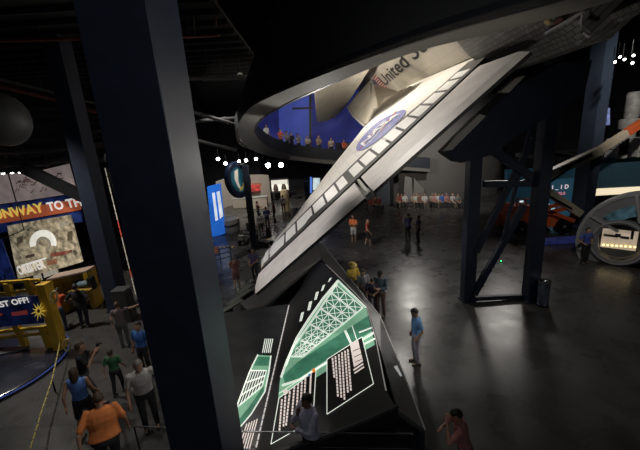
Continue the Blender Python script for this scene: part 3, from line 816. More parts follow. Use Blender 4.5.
person('person in pale grey top between the yellow top and the dark jackets', foot(364, 308), 190, 1.62, 'pale', 'brown', shirt=('pale_grey', (.26, .25, .27)), sleeve=.55, pants=('khaki', (.14, .12, .10)), pose='lap', head=(25, 0))
person('person in dark purple top leaning over the right edge of the desk', foot(373, 315), 170, 1.60, 'tan', 'dark', shirt=('dark_purple', (.06, .05, .09)), sleeve=.6, pants=('dark_jeans', (.03, .03, .05)), pose='hold', lean=15, head=(25, 0))
person('tall person in teal-grey jacket and dark cap, last of the group by the desk', foot(381, 316), 150, 1.80, 'pale', 'dark', shirt=('teal_grey', (.06, .10, .13)), sleeve=.9, pants=('brown_trousers', (.10, .06, .05)), pose='hold', hat=('cap', 'black_cap', (.015, .015, .018)), head=(20, 10))
# --- mid floor
person('person in bright orange shirt and white shorts far off below the wing', foot(354, 242), 160, 1.74, 'tan', 'dark', shirt=('bright_orange', (.75, .20, .06)), sleeve=.55, pants=('white_shorts', (.5, .5, .5)), shorts=True, pose='crossed')
person('person in red top walking beside the person in orange shirt', foot(368, 246), 250, 1.68, 'pale', 'brown', shirt=('red_print', (.50, .10, .08)), sleeve=.3, pants=('dark_shorts', (.04, .03, .03)), shorts=True, pose='walk', stride=.3)
person('man in navy top standing feet apart on the floor, left of a pair', foot(408, 242), 20, 1.80, 'tan', 'dark', shirt=('navy', (.05, .06, .14)), sleeve=.55, pants=('black_slacks', (.012, .012, .014)), pose='hold')
person('person in dark blue-grey top, right of the pair on the open floor', foot(418, 243), 60, 1.70, 'tan', 'dark', shirt=('slate', (.07, .07, .12)), sleeve=.55, pants=('black_slacks', (.012, .012, .014)), pose='pockets')
person('person in blue shirt and dark trousers standing before the round hatch', foot(584, 263), 190, 1.72, 'tan', 'dark', shirt=('cobalt', (.05, .08, .32)), sleeve=.55, pants=('black_slacks', (.012, .012, .014)), pose='hips')
# --- left bay
person('large person in orange T-shirt seen from behind at the bottom left', under(96, 404, 1.80), 25, 1.92, 'tan', 'brown', shirt=('orange', (.72, .22, .06)), sleeve=.6, pants=('dark', (.02, .02, .025)), pose='walk', lean=18, girth=1.38, detail=True)
person('woman in blue tank top with dark ponytail walking ahead of the orange T-shirt', under(73, 370, 1.74), 15, 1.80, 'tan', 'brown', True, shirt=('sky_blue', (.12, .24, .60)), sleeve=0, pants=('dark_shorts', (.03, .02, .025)), shorts=True, pose='walk', stride=.3, detail=True)
cm = person('man in black holding up a camera beside the yellow scaffold', under(75, 346, 1.8), -60, 1.88, 'tan', 'brown', shirt=('black_tee', (.014, .014, .016)), sleeve=.55, pants=('grey_jeans', (.10, .10, .11)), pose='camera', stride=.35, lean=8, detail=True)
person('man in white printed T-shirt and dark trousers left of the massive column', under(137, 360, 1.88), -150, 1.98, 'tan', 'grey', shirt=('white_tee', (.48, .46, .44)), sleeve=.6, pants=('dark', (.02, .02, .025)), pose='walk', lean=10, head=(10, 0), detail=True, girth=1.1)
person('child in green top and dark trousers further back left of the white T-shirt', under(110, 352, 1.3), 10, 1.38, 'pale', 'brown', shirt=('green', (.05, .16, .07)), sleeve=.5, pants=('dark', (.02, .02, .025)), pose='walk', stride=.2)
person('boy in royal blue T-shirt at the edge of the massive column', under(137, 325, 1.62), 170, 1.70, 'tan', 'dark', shirt=('royal_blue', (.05, .15, .45)), sleeve=.55, pants=('dark', (.02, .02, .025)), pose='stand')
person('woman pointing with outstretched arm in front of the navy column', under(116, 303, 1.62), 20, 1.64, 'pale', 'brown', shirt=('dull_mauve', (.14, .10, .11)), sleeve=.3, pants=('grey_jeans', (.10, .10, .11)), pose='point', lean=5)
person('person in orange-red shirt and jeans leaning on the yellow counter', foot(64, 330), 10, 1.68, 'tan', 'dark', shirt=('orange_red', (.62, .12, .04)), sleeve=.55, pants=('blue_jeans', (.09, .11, .18)), pose='reach', lean=22, head=(15, 0))
person('man in black T-shirt with hands on hips beside the yellow counter', foot(86, 327), 5, 1.80, 'tan', 'dark', shirt=('black_tee', (.014, .014, .016)), sleeve=.6, pants=('dark_jeans', (.05, .05, .07)), pose='hips', girth=1.12)
person('person in purple top with black hair, back of hall left of the wing tip', foot(256, 281), 160, 1.66, 'tan', 'dark', True, shirt=('dull_purple', (.09, .07, .16)), sleeve=.5, pants=('dark', (.02, .02, .025)), pose='lap')
person('woman in dusty pink dress standing left of the purple top', foot(238, 289), 20, 1.62, 'pale', 'grey', shirt=('dusty_pink', (.24, .11, .10)), sleeve=.3, pants=('dusty_pink_skirt', (.20, .09, .09)), shorts=True, pose='lap')
for n, (px, py, hd, lab, sh, pa) in enumerate((
    (262, 236, 30, 'person in grey top beside the far mobility scooter', ('mid_grey', (.16, .15, .15)), ('dark', (.02, .02, .025))),
    (268, 229, 200, 'person in blue top far off left of the wing tip', ('mid_blue', (.06, .10, .28)), ('dark', (.02, .02, .025))),
    (275, 222, 90, 'person in dark red top far off left of the wing tip', ('dark_red', (.20, .04, .04)), ('dark', (.02, .02, .025))),
    (284, 214, 0, 'person in white top near the lit white display case', ('off_white', (.42, .40, .38)), ('dark', (.02, .02, .025))),
    (259, 221, 300, 'person in brown top under the round hanging emblem', ('brown_top', (.17, .10, .07)), ('dark', (.02, .02, .025))))):
    person(lab, foot(px, py), hd, 1.70, 'tan', 'dark', shirt=sh, pants=pa, pose=('stand', 'hold', 'walk')[n % 3])

# --- people along the walkway rail, far side
wk = [(273, 'white', (.5, .5, .5)), (287, 'red', (.62, .12, .07)), (291, 'grey', (.25, .25, .27)), (296, 'black', (.03, .03, .03)), (301, 'pale', (.4, .42, .45)), (310, 'white', (.5, .5, .5)), (317, 'white', (.62, .62, .62)), (323, 'tan', (.34, .28, .22)), (326.5, 'grey', (.25, .25, .27)), (330.5, 'pale', (.4, .42, .45)), (337.5, 'yellow', (.58, .42, .15)), (349, 'red', (.55, .08, .08))]
proto = {}
ords = ['first', 'second', 'third', 'fourth', 'fifth', 'sixth', 'seventh', 'eighth', 'ninth', 'tenth', 'eleventh', 'twelfth']
def rail_spot(px):
    best = min(range(len(Iw)), key=lambda i: abs(proj(Iw[i])[0] - px) + (0 if Tw[i] > .25 else 900))
    i = Iw[best]; out = V((i.x - ctr_w.x, i.y - ctr_w.y, 0)).normalized()
    return i + out * .55 + V((0, 0, .21))
ctr_w = V((6, 17, 0))
for n, (px, cn, c) in enumerate(wk):
    p = rail_spot(px)
    person('visitor in %s top at the walkway rail, %s from the left' % (cn, ords[n]), p, math.degrees(math.atan2(-(ctr_w.x - p.x), ctr_w.y - p.y)), 1.62 + .03 * (n * 5 % 6), ('tan', 'pale')[n % 2], ('dark', 'brown')[n % 2], shirt=('rail_' + cn, c), pants=('dark', (.02, .02, .025)), pose=('stand', 'hold', 'crossed')[n % 3], group='visitors along the walkway rail')
# --- seated audience far off below the wing
cols = [('maroon', (.22, .05, .05)), ('white', (.5, .5, .48)), ('brown_red', (.2, .09, .07)), ('grey', (.2, .2, .2)), ('cobalt', (.05, .12, .40)), ('pink', (.45, .22, .22)), ('black', (.02, .02, .02)), ('beige', (.34, .29, .22))]
seats = [(371, 211, 0), (375, 209, 2), (379, 212, 0), (398, 208, 2), (401, 206, 0), (404.5, 207.5, 1), (413, 209, 7), (416, 207, 1), (420, 206, 2), (424, 208.5, 1), (432, 208, 7), (435, 205.5, 5), (438.5, 207, 1), (442, 209, 4), (446, 207.5, 5), (452, 208, 1), (457, 209, 3)]
bnm = mat('bench_dark_wood', (.05, .035, .025), .6)
for a, b, nm in (((366, 210.5), (383, 211), 'left of the curved drum'), ((396, 207.5), (426, 208), 'on the left below the curved drum'), ((430, 207.5), (460, 208.5), 'on the right below the curved drum')):
    A, B = foot(*a), foot(*b); bt = thing('long_bench', 'long low dark bench full of seated visitors, ' + nm, 'bench', (A + B) / 2, 0, 'audience benches')
    MB().bar(A + V((0, 0, .40)), B + V((0, 0, .40)), .45, .08).build('seat', bnm, bt)
    for q in (A.lerp(B, .06), A.lerp(B, .94)): MB().box((q.x, q.y, .18), (.1, .4, .36)).build('leg', black, bt)
lo_ = ['the far left bench', 'the middle bench', 'the right bench']; cnt = [0, 0, 0]
for n, (px, py, ci) in enumerate(seats):
    bi = 0 if px < 390 else 1 if px < 428 else 2; cnt[bi] += 1
    a, b = (((366, 210.5), (383, 211)), ((396, 207.5), (426, 208)), ((430, 207.5), (460, 208.5)))[bi]
    A, B = foot(*a), foot(*b); t = (px - a[0]) / (b[0] - a[0]); p = A.lerp(B, t)
    person('seated visitor in %s top, %s from the left on %s' % (cols[ci][0].replace('_', ' '), ords[cnt[bi] - 1], lo_[bi]), (p.x, p.y - .05 , 0), 170 + (n * 37 % 40), 1.70, ('tan', 'pale')[n % 2], ('dark', 'brown', 'grey', 'blond')[n % 4], shirt=('aud_' + cols[ci][0], cols[ci][1]), pants=('dark', (.02, .02, .025)) if n % 3 else ('khaki', (.14, .12, .10)), pose='lap', sit=True, head=(8, 0), group='seated audience below the wing')

# the camera the man in black holds
hd_ = R(-60); k_ = 1.88 / 1.75
wl = V((0, .42, 1.56)) * k_; c_ = V((cm.location.x + math.cos(hd_) * wl.x - math.sin(hd_) * wl.y, cm.location.y + math.sin(hd_) * wl.x + math.cos(hd_) * wl.y, wl.z))
ct = thing('camera', 'small black camera held up by the man in black', 'camera', c_, hd_)
MB().box((0, 0, 0), (.13, .06, .085)).build('body', black, ct, world=False, bevel=.008)
MB().lathe([(.032, 0), (.032, .07), (.026, .07)], (0, .03, 0), (0, 1, 0), 16).build('lens', dkgrey, ct, world=False)

# ------------------------------------------------------------------ left bay: banner wall, yellow scaffold, counter
def frame_at(px, py, z, heading):
    """upright frame: origin on the floor under a pixel; u runs along the heading, v up"""
    o = atz(px, py, z); o.z = 0; u = V((math.cos(R(heading)), math.sin(R(heading)), 0)); return o, u
def vplane(P0, u):                     # vertical plane through P0 along u
    n = V((-u.y, u.x, 0)); return (P0, n)
SG0, SGu = atz(72, 289, 0), V((math.cos(R(-12)), math.sin(R(-12)), 0))
SGP = vplane(SG0, SGu); SGn = V((-SGu.y, SGu.x, 0))          # n points away from the camera
def sg(px, py, d=0.0):
    dd = ray(px, py); t = (SGP[0] - SGn * d - CAM).dot(SGP[1]) / dd.dot(SGP[1]); return CAM + dd * t
def flat_sign(name, label, cat, pts, m, th=.08, group=None, d=0.0):
    t = thing(name, label, cat, sum([sg(*p, d) for p in pts], V()) / len(pts), 0, group)
    MB().prism([sg(*p, d) for p in pts], SGn * th).build('panel', m, t); return t
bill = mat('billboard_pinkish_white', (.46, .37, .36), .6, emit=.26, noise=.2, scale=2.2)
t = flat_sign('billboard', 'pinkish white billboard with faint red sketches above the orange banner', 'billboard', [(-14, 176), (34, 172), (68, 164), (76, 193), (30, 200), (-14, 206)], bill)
rnd = random.Random(3); skm = mat('sketch_red_ink', (.26, .08, .07), .7)
for k in range(22):
    x = rnd.uniform(5, 64); y = 191 - (x - 5) * .14 + rnd.uniform(-11, 4); m = MB()
    pts = [(x + q * rnd.uniform(.9, 1.9), y + rnd.uniform(-2.4, 2.4) - q * .3) for q in range(5)]
    top = [sg(a, b, .02) for a, b in pts]; bot = [sg(a + .3, b + 1.0, .02) for a, b in pts]
    m.add(top + bot, [(q, q + 1, q + 6, q + 5) for q in range(4)]); m.build('sketch', skm, t, fix=False)
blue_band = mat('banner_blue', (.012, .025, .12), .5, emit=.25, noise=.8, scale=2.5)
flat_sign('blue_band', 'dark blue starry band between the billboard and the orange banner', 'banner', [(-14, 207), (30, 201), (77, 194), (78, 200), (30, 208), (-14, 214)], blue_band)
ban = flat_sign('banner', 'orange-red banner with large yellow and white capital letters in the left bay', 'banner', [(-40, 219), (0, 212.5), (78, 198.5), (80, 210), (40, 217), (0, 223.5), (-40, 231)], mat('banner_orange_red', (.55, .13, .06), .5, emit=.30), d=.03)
def fit_text(txt, A, B, up_v, cap, mt, parent, nm, bold=.03):
    raw = text_mb(txt, 1.0, lambda x, y: V((x, y, 0)), offset=bold)
    xs = [p.x for p in raw.v]; ys = [p.y for p in raw.v]; x0, x1, y1 = min(xs), max(xs), max(ys)
    d = B - A; m = MB(); m.add([A + d * ((p.x - x0) / (x1 - x0)) + up_v * (p.y / y1 * cap) for p in raw.v], raw.f)
    return m.build(nm, mt, parent, fix=False)
def run(txt, p0, p1, cap_px, dd, col, parent, nm):
    A, B = sg(*p0, dd), sg(*p1, dd); d = (B - A).normalized(); n_ = SGn.cross(d).normalized(); n_ = n_ if n_.z > 0 else -n_
    cap = cap_px * (sg(p0[0], p0[1] - 5, dd) - A).length / 5
    return fit_text(txt, A, B, n_, cap, col, parent, nm)
ylt = mat('banner_yellow_letters', (.85, .62, .12), .5, emit=.6); wlt = mat('banner_white_letters', (.85, .82, .78), .5, emit=.6)
hpx = (sg(40, 205) - sg(40, 213)).length
run('RUNWAY', (-12, 220.5), (45, 211.5), 8.2, .06, ylt, ban, 'yellow_letters')
run('TO THE', (48.5, 211), (89, 204.5), 8.0, .06, wlt, ban, 'white_letters')
bb = flat_sign('blue_band', 'dark blue band with gold specks directly under the orange banner', 'banner', [(-14, 225), (0, 223), (40, 218), (80, 211), (82, 222), (40, 226), (-14, 235)], blue_band)
# mural
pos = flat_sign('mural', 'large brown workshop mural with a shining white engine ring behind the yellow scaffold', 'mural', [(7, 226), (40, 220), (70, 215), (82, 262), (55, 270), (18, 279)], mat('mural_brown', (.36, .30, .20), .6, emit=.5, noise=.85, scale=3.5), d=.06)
def mural_poly(pts, m, name, d): MB().add([sg(*p, d) for p in pts], [tuple(range(len(pts)))]).build(name, m, pos, fix=False)
def ell(cx, cy, rx, ry, a0, a1, w, n=22):
    o = [(cx + rx * math.cos(t), cy - ry * math.sin(t)) for t in [R(a0 + (a1 - a0) * k / n) for k in range(n + 1)]]
    i = [(cx + (rx - w) * math.cos(t), cy - (ry - w) * math.sin(t)) for t in [R(a0 + (a1 - a0) * k / n) for k in range(n + 1)]]
    return o, i
def mural_arc(cx, cy, rx, ry, a0, a1, w, m, name, d):
    o, i = ell(cx, cy, rx, ry, a0, a1, w); mb = MB()
    for a, b, c, e in zip(o, o[1:], i[1:], i): mb.add([sg(*p, d) for p in (a, b, c, e)], [(0, 1, 2, 3)])
    mb.build(name, m, pos, fix=False)
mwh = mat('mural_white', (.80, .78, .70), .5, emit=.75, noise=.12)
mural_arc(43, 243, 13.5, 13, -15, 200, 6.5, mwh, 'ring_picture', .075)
mural_arc(43.5, 244, 7.5, 7, -60, 240, 2.2, mat('mural_grey', (.35, .32, .25), .5, emit=.4), 'ring_picture', .08)
for k, (x, y, w_, h_, c) in enumerate(((24, 229, 9, 2, (.30, .27, .2)), (64, 224, 9, 5, (.42, .38, .28)), (58, 254, 14, 4, (.30, .09, .06)), (30, 256, 9, 3, (.10, .07, .05)), (68, 252, 8, 3, (.32, .12, .08)), (20, 240, 6, 7, (.14, .11, .07)), (70, 236, 5, 9, (.12, .10, .06)), (52, 262, 10, 5, (.36, .16, .09)))):
    mural_poly([(x - w_ / 2, y + h_ / 2 + 1), (x + w_ / 2, y + h_ / 2 - 1), (x + w_ / 2, y - h_ / 2 - 1), (x - w_ / 2, y - h_ / 2 + 1)], mat('mural_patch_%d' % k, c, .6, emit=.3, noise=.5, scale=4), 'picture_patch', .07)
hp2 = (sg(30, 263) - sg(30, 272)).length
run('ORBITER', (19.5, 275), (46, 267.5), 8.0, .095, wlt, pos, 'lettering')
mural_poly([(21, 265), (46, 257.5), (46.3, 259), (21.3, 266.5)], wlt, 'caption_line', .09)
# dark truss beam crossing in front of the billboard
bm_ = thing('truss_beam', 'black diagonal beam crossing in front of the pinkish billboard', 'beam', sg(55, 180, 1.0))
a, b = sg(24, 168, .9), sg(84, 197, .9)
MB().bar(a, b, .42, .3, SGn).build('beam', black, bm_)
MB().tube([sg(8, 173, 1.5), sg(16, 201, 1.5), sg(24, 230, 1.5), sg(4, 238, 1.5)], .025, 6).build('cable', black, bm_)
for k, (x, y) in enumerate(((3, 173.5), (12, 172.8), (20, 172.6))):
    t = thing('track_spotlight', 'small white-glowing spotlight at the top of the billboard, %s from the left' % ords[k], 'spotlight', sg(x, y - .8, .8), 0, 'track lights over the billboard')
    MB().lathe([(.05, .15), (.1, 0), (.1, -.02)], sg(x, y - .8, .8)).build('can', black, t); MB().ball(sg(x, y, .8), .055, 10, sq=(1.2, 1, .7)).build('lens', lamp_w, t)
# side blue screen edge, far left
t = thing('blue_banner_stand', 'narrow dark blue banner at the left picture edge beside the mural', 'banner', sg(2, 250, .6))
MB().prism([sg(-12, 243, .5), sg(1, 239, .5), (sg(15, 279, .5)), sg(-6, 284, .5)], SGn * .05).build('panel', blue_band, t); c_ = sg(6, 280, .5); MB().tube([(c_.x, c_.y, 0), c_ + V((0, 0, .3))], .04, 8).build('post', black, t)

# yellow scaffold barrier with its banner
ys = thing('scaffold_barrier', 'yellow tubular scaffold barrier carrying the blue launch banner in the left bay', 'barrier', atz(30, 335, 0))
def yb(p, q, w=.16): MB().bar(p, q, w, w, (0, 1, 0)).build('bar', yellow, ys, bevel=.01)
B0, B1 = atz(60, 352, 0), atz(-18, 352, 0)
bu = (B0 - B1).normalized(); bn_ = V((-bu.y, bu.x, 0)); BP = vplane(B0, bu)
def bp(px, py, d=0.0):
    dd = ray(px, py); t = (BP[0] - bn_ * d - CAM).dot(BP[1]) / dd.dot(BP[1]); return CAM + dd * t
MB().bar(bp(43, 283), bp(63, 356), .30, .30, (0, 1, 0)).build('post', yellow, ys, bevel=.02)
for a, b in (((7, 283), (12, 300)), ((27, 279), (34, 296)), ((16, 325), (26, 346)), ((42, 326), (50, 347)), ((-12, 284), (-8, 300))): MB().bar(bp(*a), bp(*b), .2, .14, (0, 1, 0)).build('upright', yellow, ys, bevel=.01)
for a, b in (((-20, 297), (44, 288)), ((-20, 284), (40, 280)), ((-20, 334), (54, 326)), ((-20, 340), (55, 332))): MB().bar(bp(*a), bp(*b), .09, .09).build('rail', yellow, ys)
bl = thing('launch_banner', 'dark blue banner with white capitals and a yellow starburst on the yellow scaffold', 'banner', bp(15, 310, .2))
MB().prism([bp(*p, .14) for p in ((-22, 300), (20, 296), (40, 296), (44, 323), (20, 325), (-22, 330))], bn_ * .03).build('panel', mat('launch_banner_blue', (.008, .018, .085), .5, emit=.12, noise=.7, scale=3), bl)
A, B = bp(-13, 309.5, .17), bp(29.5, 302.2, .17); d = (B - A).normalized(); nv = bn_.cross(d); nv = nv if nv.z > 0 else -nv
fit_text('BLAST OFF!', A, B, nv, 5.2 * (bp(20, 300, .17) - bp(20, 305, .17)).length / 5, wlt, bl, 'lettering')
MB().add([bp(*p, .18) for p in ((11, 312.5), (27, 310), (28, 314.5), (12, 316))], [(0, 1, 2, 3)]).build('red_patch', mat('banner_red_patch', (.40, .06, .06), .6, emit=.2), bl, fix=False)
MB().add([bp(*p, .18) for p in ((-8, 316), (2, 313), (2.5, 315), (-7, 318))], [(0, 1, 2, 3)]).build('red_patch', MATS['banner_red_patch'], bl, fix=False)
ctrp = (38.5, 311); m = MB(); pts = []
for k in range(22):
    r_ = (8.5 if k % 4 == 0 else 6.5) if k % 2 == 0 else 2.6
    pts.append(bp(ctrp[0] + r_ * math.cos(2 * PI * k / 22), ctrp[1] - r_ * 1.25 * math.sin(2 * PI * k / 22), .22))
m.add(pts + [bp(*ctrp, .24)], [(k, (k + 1) % 22, 22) for k in range(22)])
m.build('starburst', mat('starburst_yellow', (.75, .55, .08), .5, emit=.35), bl, fix=False)
MB().add([bp(ctrp[0] + 1.6 * math.cos(t), ctrp[1] - 2 * math.sin(t), .26) for t in [2 * PI * k / 10 for k in range(10)]], [tuple(range(10))]).build('starburst_centre', mat('starburst_red', (.4, .1, .04), .5), bl, fix=False)
for k, (cx, cy, hh) in enumerate(((54, 297, 0), (67, 345, 0))):
    t = thing('coiled_hose', ('pale looped hose hanging on the yellow post', 'pale looped hose at the foot of the yellow post')[k], 'hose', bp(cx, cy, .3), 0)
    MB().tube([bp(cx + 3.2 * math.cos(q), cy - 6 * math.sin(q), .3) for q in [2 * PI * j / 16 for j in range(17)]], .03, 8).build('loop', mat('hose_cream', (.45, .36, .16), .5), t, smooth=True)
# yellow counter with pale top
yc = thing('exhibit_counter', 'yellow boxy counter with pale sloping top beside the navy column', 'counter', atz(85, 322, 0))
A_, B_ = atz(96, 308, 0), atz(104, 301, 0); HT = 1.72
e_ = atz(57, 273, HT); q1 = V((B_.x, B_.y, HT)); q3 = V((A_.x, A_.y, HT)); lv = V((e_.x - q1.x, e_.y - q1.y, 0)); q2, q4 = q1 + lv, q3 + lv
MB().prism([q1, q2, q4, q3], (0, 0, -.08)).build('counter_top', mat('counter_top_pinkish', (.42, .31, .24), .5, noise=.1), yc, bevel=.01)
for a, w_ in (((q1, q3), -.16), ((q2, q4), .16)):
    MB().prism([V((a[0].x, a[0].y, 0)), V((a[1].x, a[1].y, 0)), a[1] - V((0, 0, .09)), a[0] - V((0, 0, .09))], lv.normalized() * abs(w_) * (1 if w_ < 0 else -1)).build('side_panel', yellow, yc, bevel=.01)
k1, k2 = q1 + lv * .05, q1 + lv * .95
MB().prism([V((k1.x, k1.y, 0)), V((k2.x, k2.y, 0)), V((k2.x, k2.y, HT - .1)), V((k1.x, k1.y, HT - .1))], (0, -.08, 0)).build('back_panel', mat('counter_back_ochre', (.36, .23, .04), .5), yc)
mdl = q1.lerp(q2, .5); MB().ball((mdl.x + .3, mdl.y - .3, 1.18), .35, 12, sq=(1.2, .7, .45)).build('model_rock', mat('model_teal_grey', (.08, .13, .15), .6), yc, smooth=True)
MB().box((mdl.x + .28, mdl.y - .35, .98), ((q1 - q2).length * .8, .6, .06)).build('shelf', MATS['counter_back_ochre'], yc)
t = thing('wall_phone_box', 'small black box fixed to the side of the yellow counter', 'box', q3 + V((.12, -.05, -.55)))
MB().box(t.location, (.18, .3, .55)).build('case', black, t, bevel=.02)
# cards and leaflets on the slope
cdm = thing('info_boards', 'white and tan cards propped at the foot of the brown mural', 'cards', sg(44, 276, .5))
for a in (((33, 276), (40, 273.5), (42, 280), (35, 283)), ((43, 273), (57, 268.5), (58, 273), (44, 278))):
    MB().prism([sg(*p, .5) for p in a], SGn * .04).build('card', mat('card_cream', (.62, .56, .46), .6, emit=.2, noise=.2, scale=9), cdm)
# grey pedestal by the navy column
pt = thing('pedestal', 'plain dark grey pedestal standing right of the navy column', 'pedestal', atz(125, 322, 0))
c = atz(125, 322, 0); MB().box((c.x, c.y + .2, .68), (.55, .5, 1.3)).build('body', mat('pedestal_grey', (.05, .05, .05), .6), pt, bevel=.015); MB().box((c.x, c.y + .2, .02), (.6, .55, .04)).build('plinth', black, pt)
# slit of warm lights between columns
t = thing('light_strip', 'thin vertical string of warm and red lights right of the navy column', 'light strip', atz(146, 318, 0))
A, B = aty(105, 168, 14.5), aty(137, 300, 14.5)
sm_ = [mat('strip_warm', (.8, .74, .62), .4, emit=.18), mat('strip_red', (.8, .12, .08), .4, emit=.25)]
for k in range(16): MB().bar(A.lerp(B, k / 16), A.lerp(B, (k + .92) / 16), .03, .03).build('lamp', sm_[1 if k in (6, 7, 12) else 0], t)
MB().bar(A + V((.06, .06, .1)), V((B.x + .4, B.y + .1, 0)), .06, .06).build('mast', black, t)

# low round stage with blue rim and the yellow rope
sc0 = atz(-14, 372, 0); sr = (atz(56, 362, .12) - V((sc0.x, sc0.y, .12))).length
st = thing('round_stage', 'low round dark stage with blue glowing rim on the left floor', 'stage', sc0)
MB().lathe([(sr - .05, 0), (sr, .02), (sr, .14), (sr - .05, .16), (.01, .16)], sc0, n=56).build('platform', mat('stage_gloss_black', (.018, .020, .030), .2, noise=.4, scale=.9), st, smooth=True)
MB().tube([sc0 + V((math.cos(t) * (sr + .015), math.sin(t) * (sr + .015), .09)) for t in [2 * PI * k / 60 for k in range(61)]], .022, 6).build('rim_light', mat('stage_blue_led', (.05, .09, .35), .4, emit=.22), st, smooth=True)
c_ = atz(6, 352, .165); MB().box((c_.x, c_.y, .19), (1.2, .35, .05), M.Rotation(.4, 3, 'Z')).build('sheen_plate', mat('stage_sheen_grey', (.10, .105, .11), .3), st)  # grey plate stands in for a reflection on the glossy stage
rp_ = thing('yellow_rope', 'yellow rope line running along the dark floor beside the round stage', 'rope', atz(45, 400, 0))
pts = [atz(61, 338, .55), atz(58, 352, .5), atz(52, 380, .4), atz(42, 410, .42), atz(30, 450, .5), atz(22, 480, .5)]
m = MB()
for a, b in zip(pts, pts[1:]):
    for k in range(10): m.bar(a.lerp(b, k / 10), a.lerp(b, (k + (.62 if k % 2 else .9)) / 10), .03, .02)
m.build('rope', mat('rope_yellow', (.42, .34, .08), .6), rp_)
for p in pts[::2] + [pts[-1]]: MB().tube([(p.x, p.y, 0), p], .02, 8).build('post', black, rp_)

# ------------------------------------------------------------------ far left middle: blue display, round emblem sign, pale wall
bd = thing('display_tower', 'bright blue display tower with white vertical pictures right of the massive column', 'display', atz(218, 236))
e_bl = mat('display_blue', (.02, .16, .70), .4, emit=.55, noise=.2); e_wh = mat('display_white', (.72, .78, .85), .4, emit=.8, noise=.2, scale=3)
q = lambda x, y, Y=23.6: aty(x, y, Y)
MB().prism([q(207, 187), q(219, 184), q(224, 234), q(212, 237)], (0, .5, 0)).build('body', e_bl, bd)
for k, pts in enumerate((((212, 193), (214.5, 192.5), (218, 220), (215.5, 221)), ((216.5, 192), (219.5, 191), (223, 216), (220, 219)))):
    MB().prism([q(*p, 23.55) for p in pts], (0, .04, 0)).build('picture', e_wh, bd)
t = thing('white_booth', 'rounded white booth at the foot of the bright blue display tower', 'booth', atz(228, 234))
c = atz(228, 234); MB().lathe([(.75, 0), (.8, .1), (.78, 1.0), (.6, 1.15), (.02, 1.18)], c + V((0, .6, 0)), n=20).build('shell', mat('booth_white', (.34, .34, .33), .4), t, smooth=True)
MB().lathe([(.82, .62), (.86, .66), (.82, .70)], c + V((0, .6, 0)), n=20).build('band', black, t, smooth=True)
em = thing('emblem_sign', 'large round emblem sign hanging beside its dark mast, left of the wing', 'sign', aty(238, 179, 20))
C0 = aty(238, 180, 20); ax = V((.90, -.42, .12)).normalized(); _, ea, eb = basis(ax)
def ring_disc(prof, name, m): MB().lathe(prof, C0, ax, 32).build(name, m, em, smooth=True)
ring_disc([(1.05, -.12), (1.08, .0), (1.02, .16), (.74, .12), (.74, -.12)], 'rim', mat('emblem_rim_navy', (.012, .022, .06), .35, noise=.3))
ring_disc([(.75, -.05), (.75, .05), (.01, .06)], 'face', mat('emblem_face_teal', (.03, .16, .22), .4, emit=.15, noise=.5, scale=2))
MB().add([C0 + ax * .075 + (ea * x + eb * y) * .7 for x, y in ((-.15, .9), (.35, .75), (.55, .1), (.3, -.6), (-.05, -.85), (.12, -.1))], [tuple(range(6))]).build('white_swoosh', mat('emblem_pale', (.7, .62, .55), .5, emit=.35), em, fix=False)
MB().add([C0 + ax * .08 + (ea * x + eb * y) * .7 for x, y in ((-.8, -.2), (-.2, -.85), (.25, -.9), (.1, -.7), (-.3, -.55), (-.7, 0))], [tuple(range(6))]).build('gold_arc', mat('emblem_gold', (.6, .42, .08), .5, emit=.3), em, fix=False)
bs = aty(249, 200, 20.2)
MB().bar((bs.x, bs.y, 0), (bs.x, bs.y, aty(249, 165, 20.2).z), .34, .34, (0, 1, 0)).build('mast', navy_dk, em)
MB().bar(C0 + V((0, 0, .9)), (bs.x, bs.y, C0.z + .9), .08, .08).build('hanger', black, em); MB().box((bs.x, bs.y, .03), (.7, .7, .06)).build('base_plate', black, em)
# pale curved partition at the back
pwl = thing('curved_partition', 'long pale beige curved partition at the back left of the hall', 'partition', atz(242, 199))
Yp = 36
pts = [(214, 199, 33), (222, 199, 35), (234, 198, 36.5), (248, 197, 37.5), (260, 197, 37), (268, 198, 35.5)]
m = MB(); lo_p = [atz(x, y, 0) for x, y, _ in pts]
lo_p = [V((aty(x, 170, Y).x, Y, 0)) for x, y, Y in pts]
m.loft([[p, p + V((0, 0, 2.9)), p + V((0, .3, 2.9)), p + V((0, .3, 0))] for p in lo_p]); m.build('wall_panel', mat('partition_beige', (.42, .38, .33), .6, noise=.1), pwl, smooth=True)
MB().loft([[p + V((0, -.03, 1.55)), p + V((0, -.03, 2.0)), p + V((0, 0, 2.0)), p + V((0, 0, 1.55))] for p in lo_p[3:5]]).build('picture_strip', mat('partition_picture', (.30, .16, .10), .5, emit=.25, noise=.5, scale=2), pwl)
p = lo_p[4]; MB().box((p.x - .9, p.y - .35, 1.55), (1.5, .3, .7)).build('red_picture', mat('partition_red', (.5, .06, .05), .5, emit=.25, noise=.6, scale=3), pwl)
for k, (x, Y, w_, h_) in enumerate(((244, 34, 2.4, .9), (256, 33, 2.0, 1.1))):
    t = thing('display_table', ('low pale display table before the beige partition, left one', 'pale display table under the red picture')[k], 'table', (aty(x, 190, Y).x, Y, 0))
    MB().box((t.location.x, Y, h_ / 2 + .03), (w_, .8, h_)).build('body', mat('table_pale', (.36, .31, .25), .5), t, bevel=.02); MB().box((t.location.x, Y, h_ + .06), (w_ + .1, .9, .06)).build('top', ltgrey, t)
wd = thing('lit_display_case', 'glowing white display case with two dark objects at the back of the hall', 'display case', (aty(280, 188, 38).x, 38, 0))
x0 = wd.location.x
MB().box((x0, 38.2, 1.5), (1.9, .1, 1.3)).build('back_panel', mat('case_glow', (.85, .80, .68), .5, emit=.9), wd)
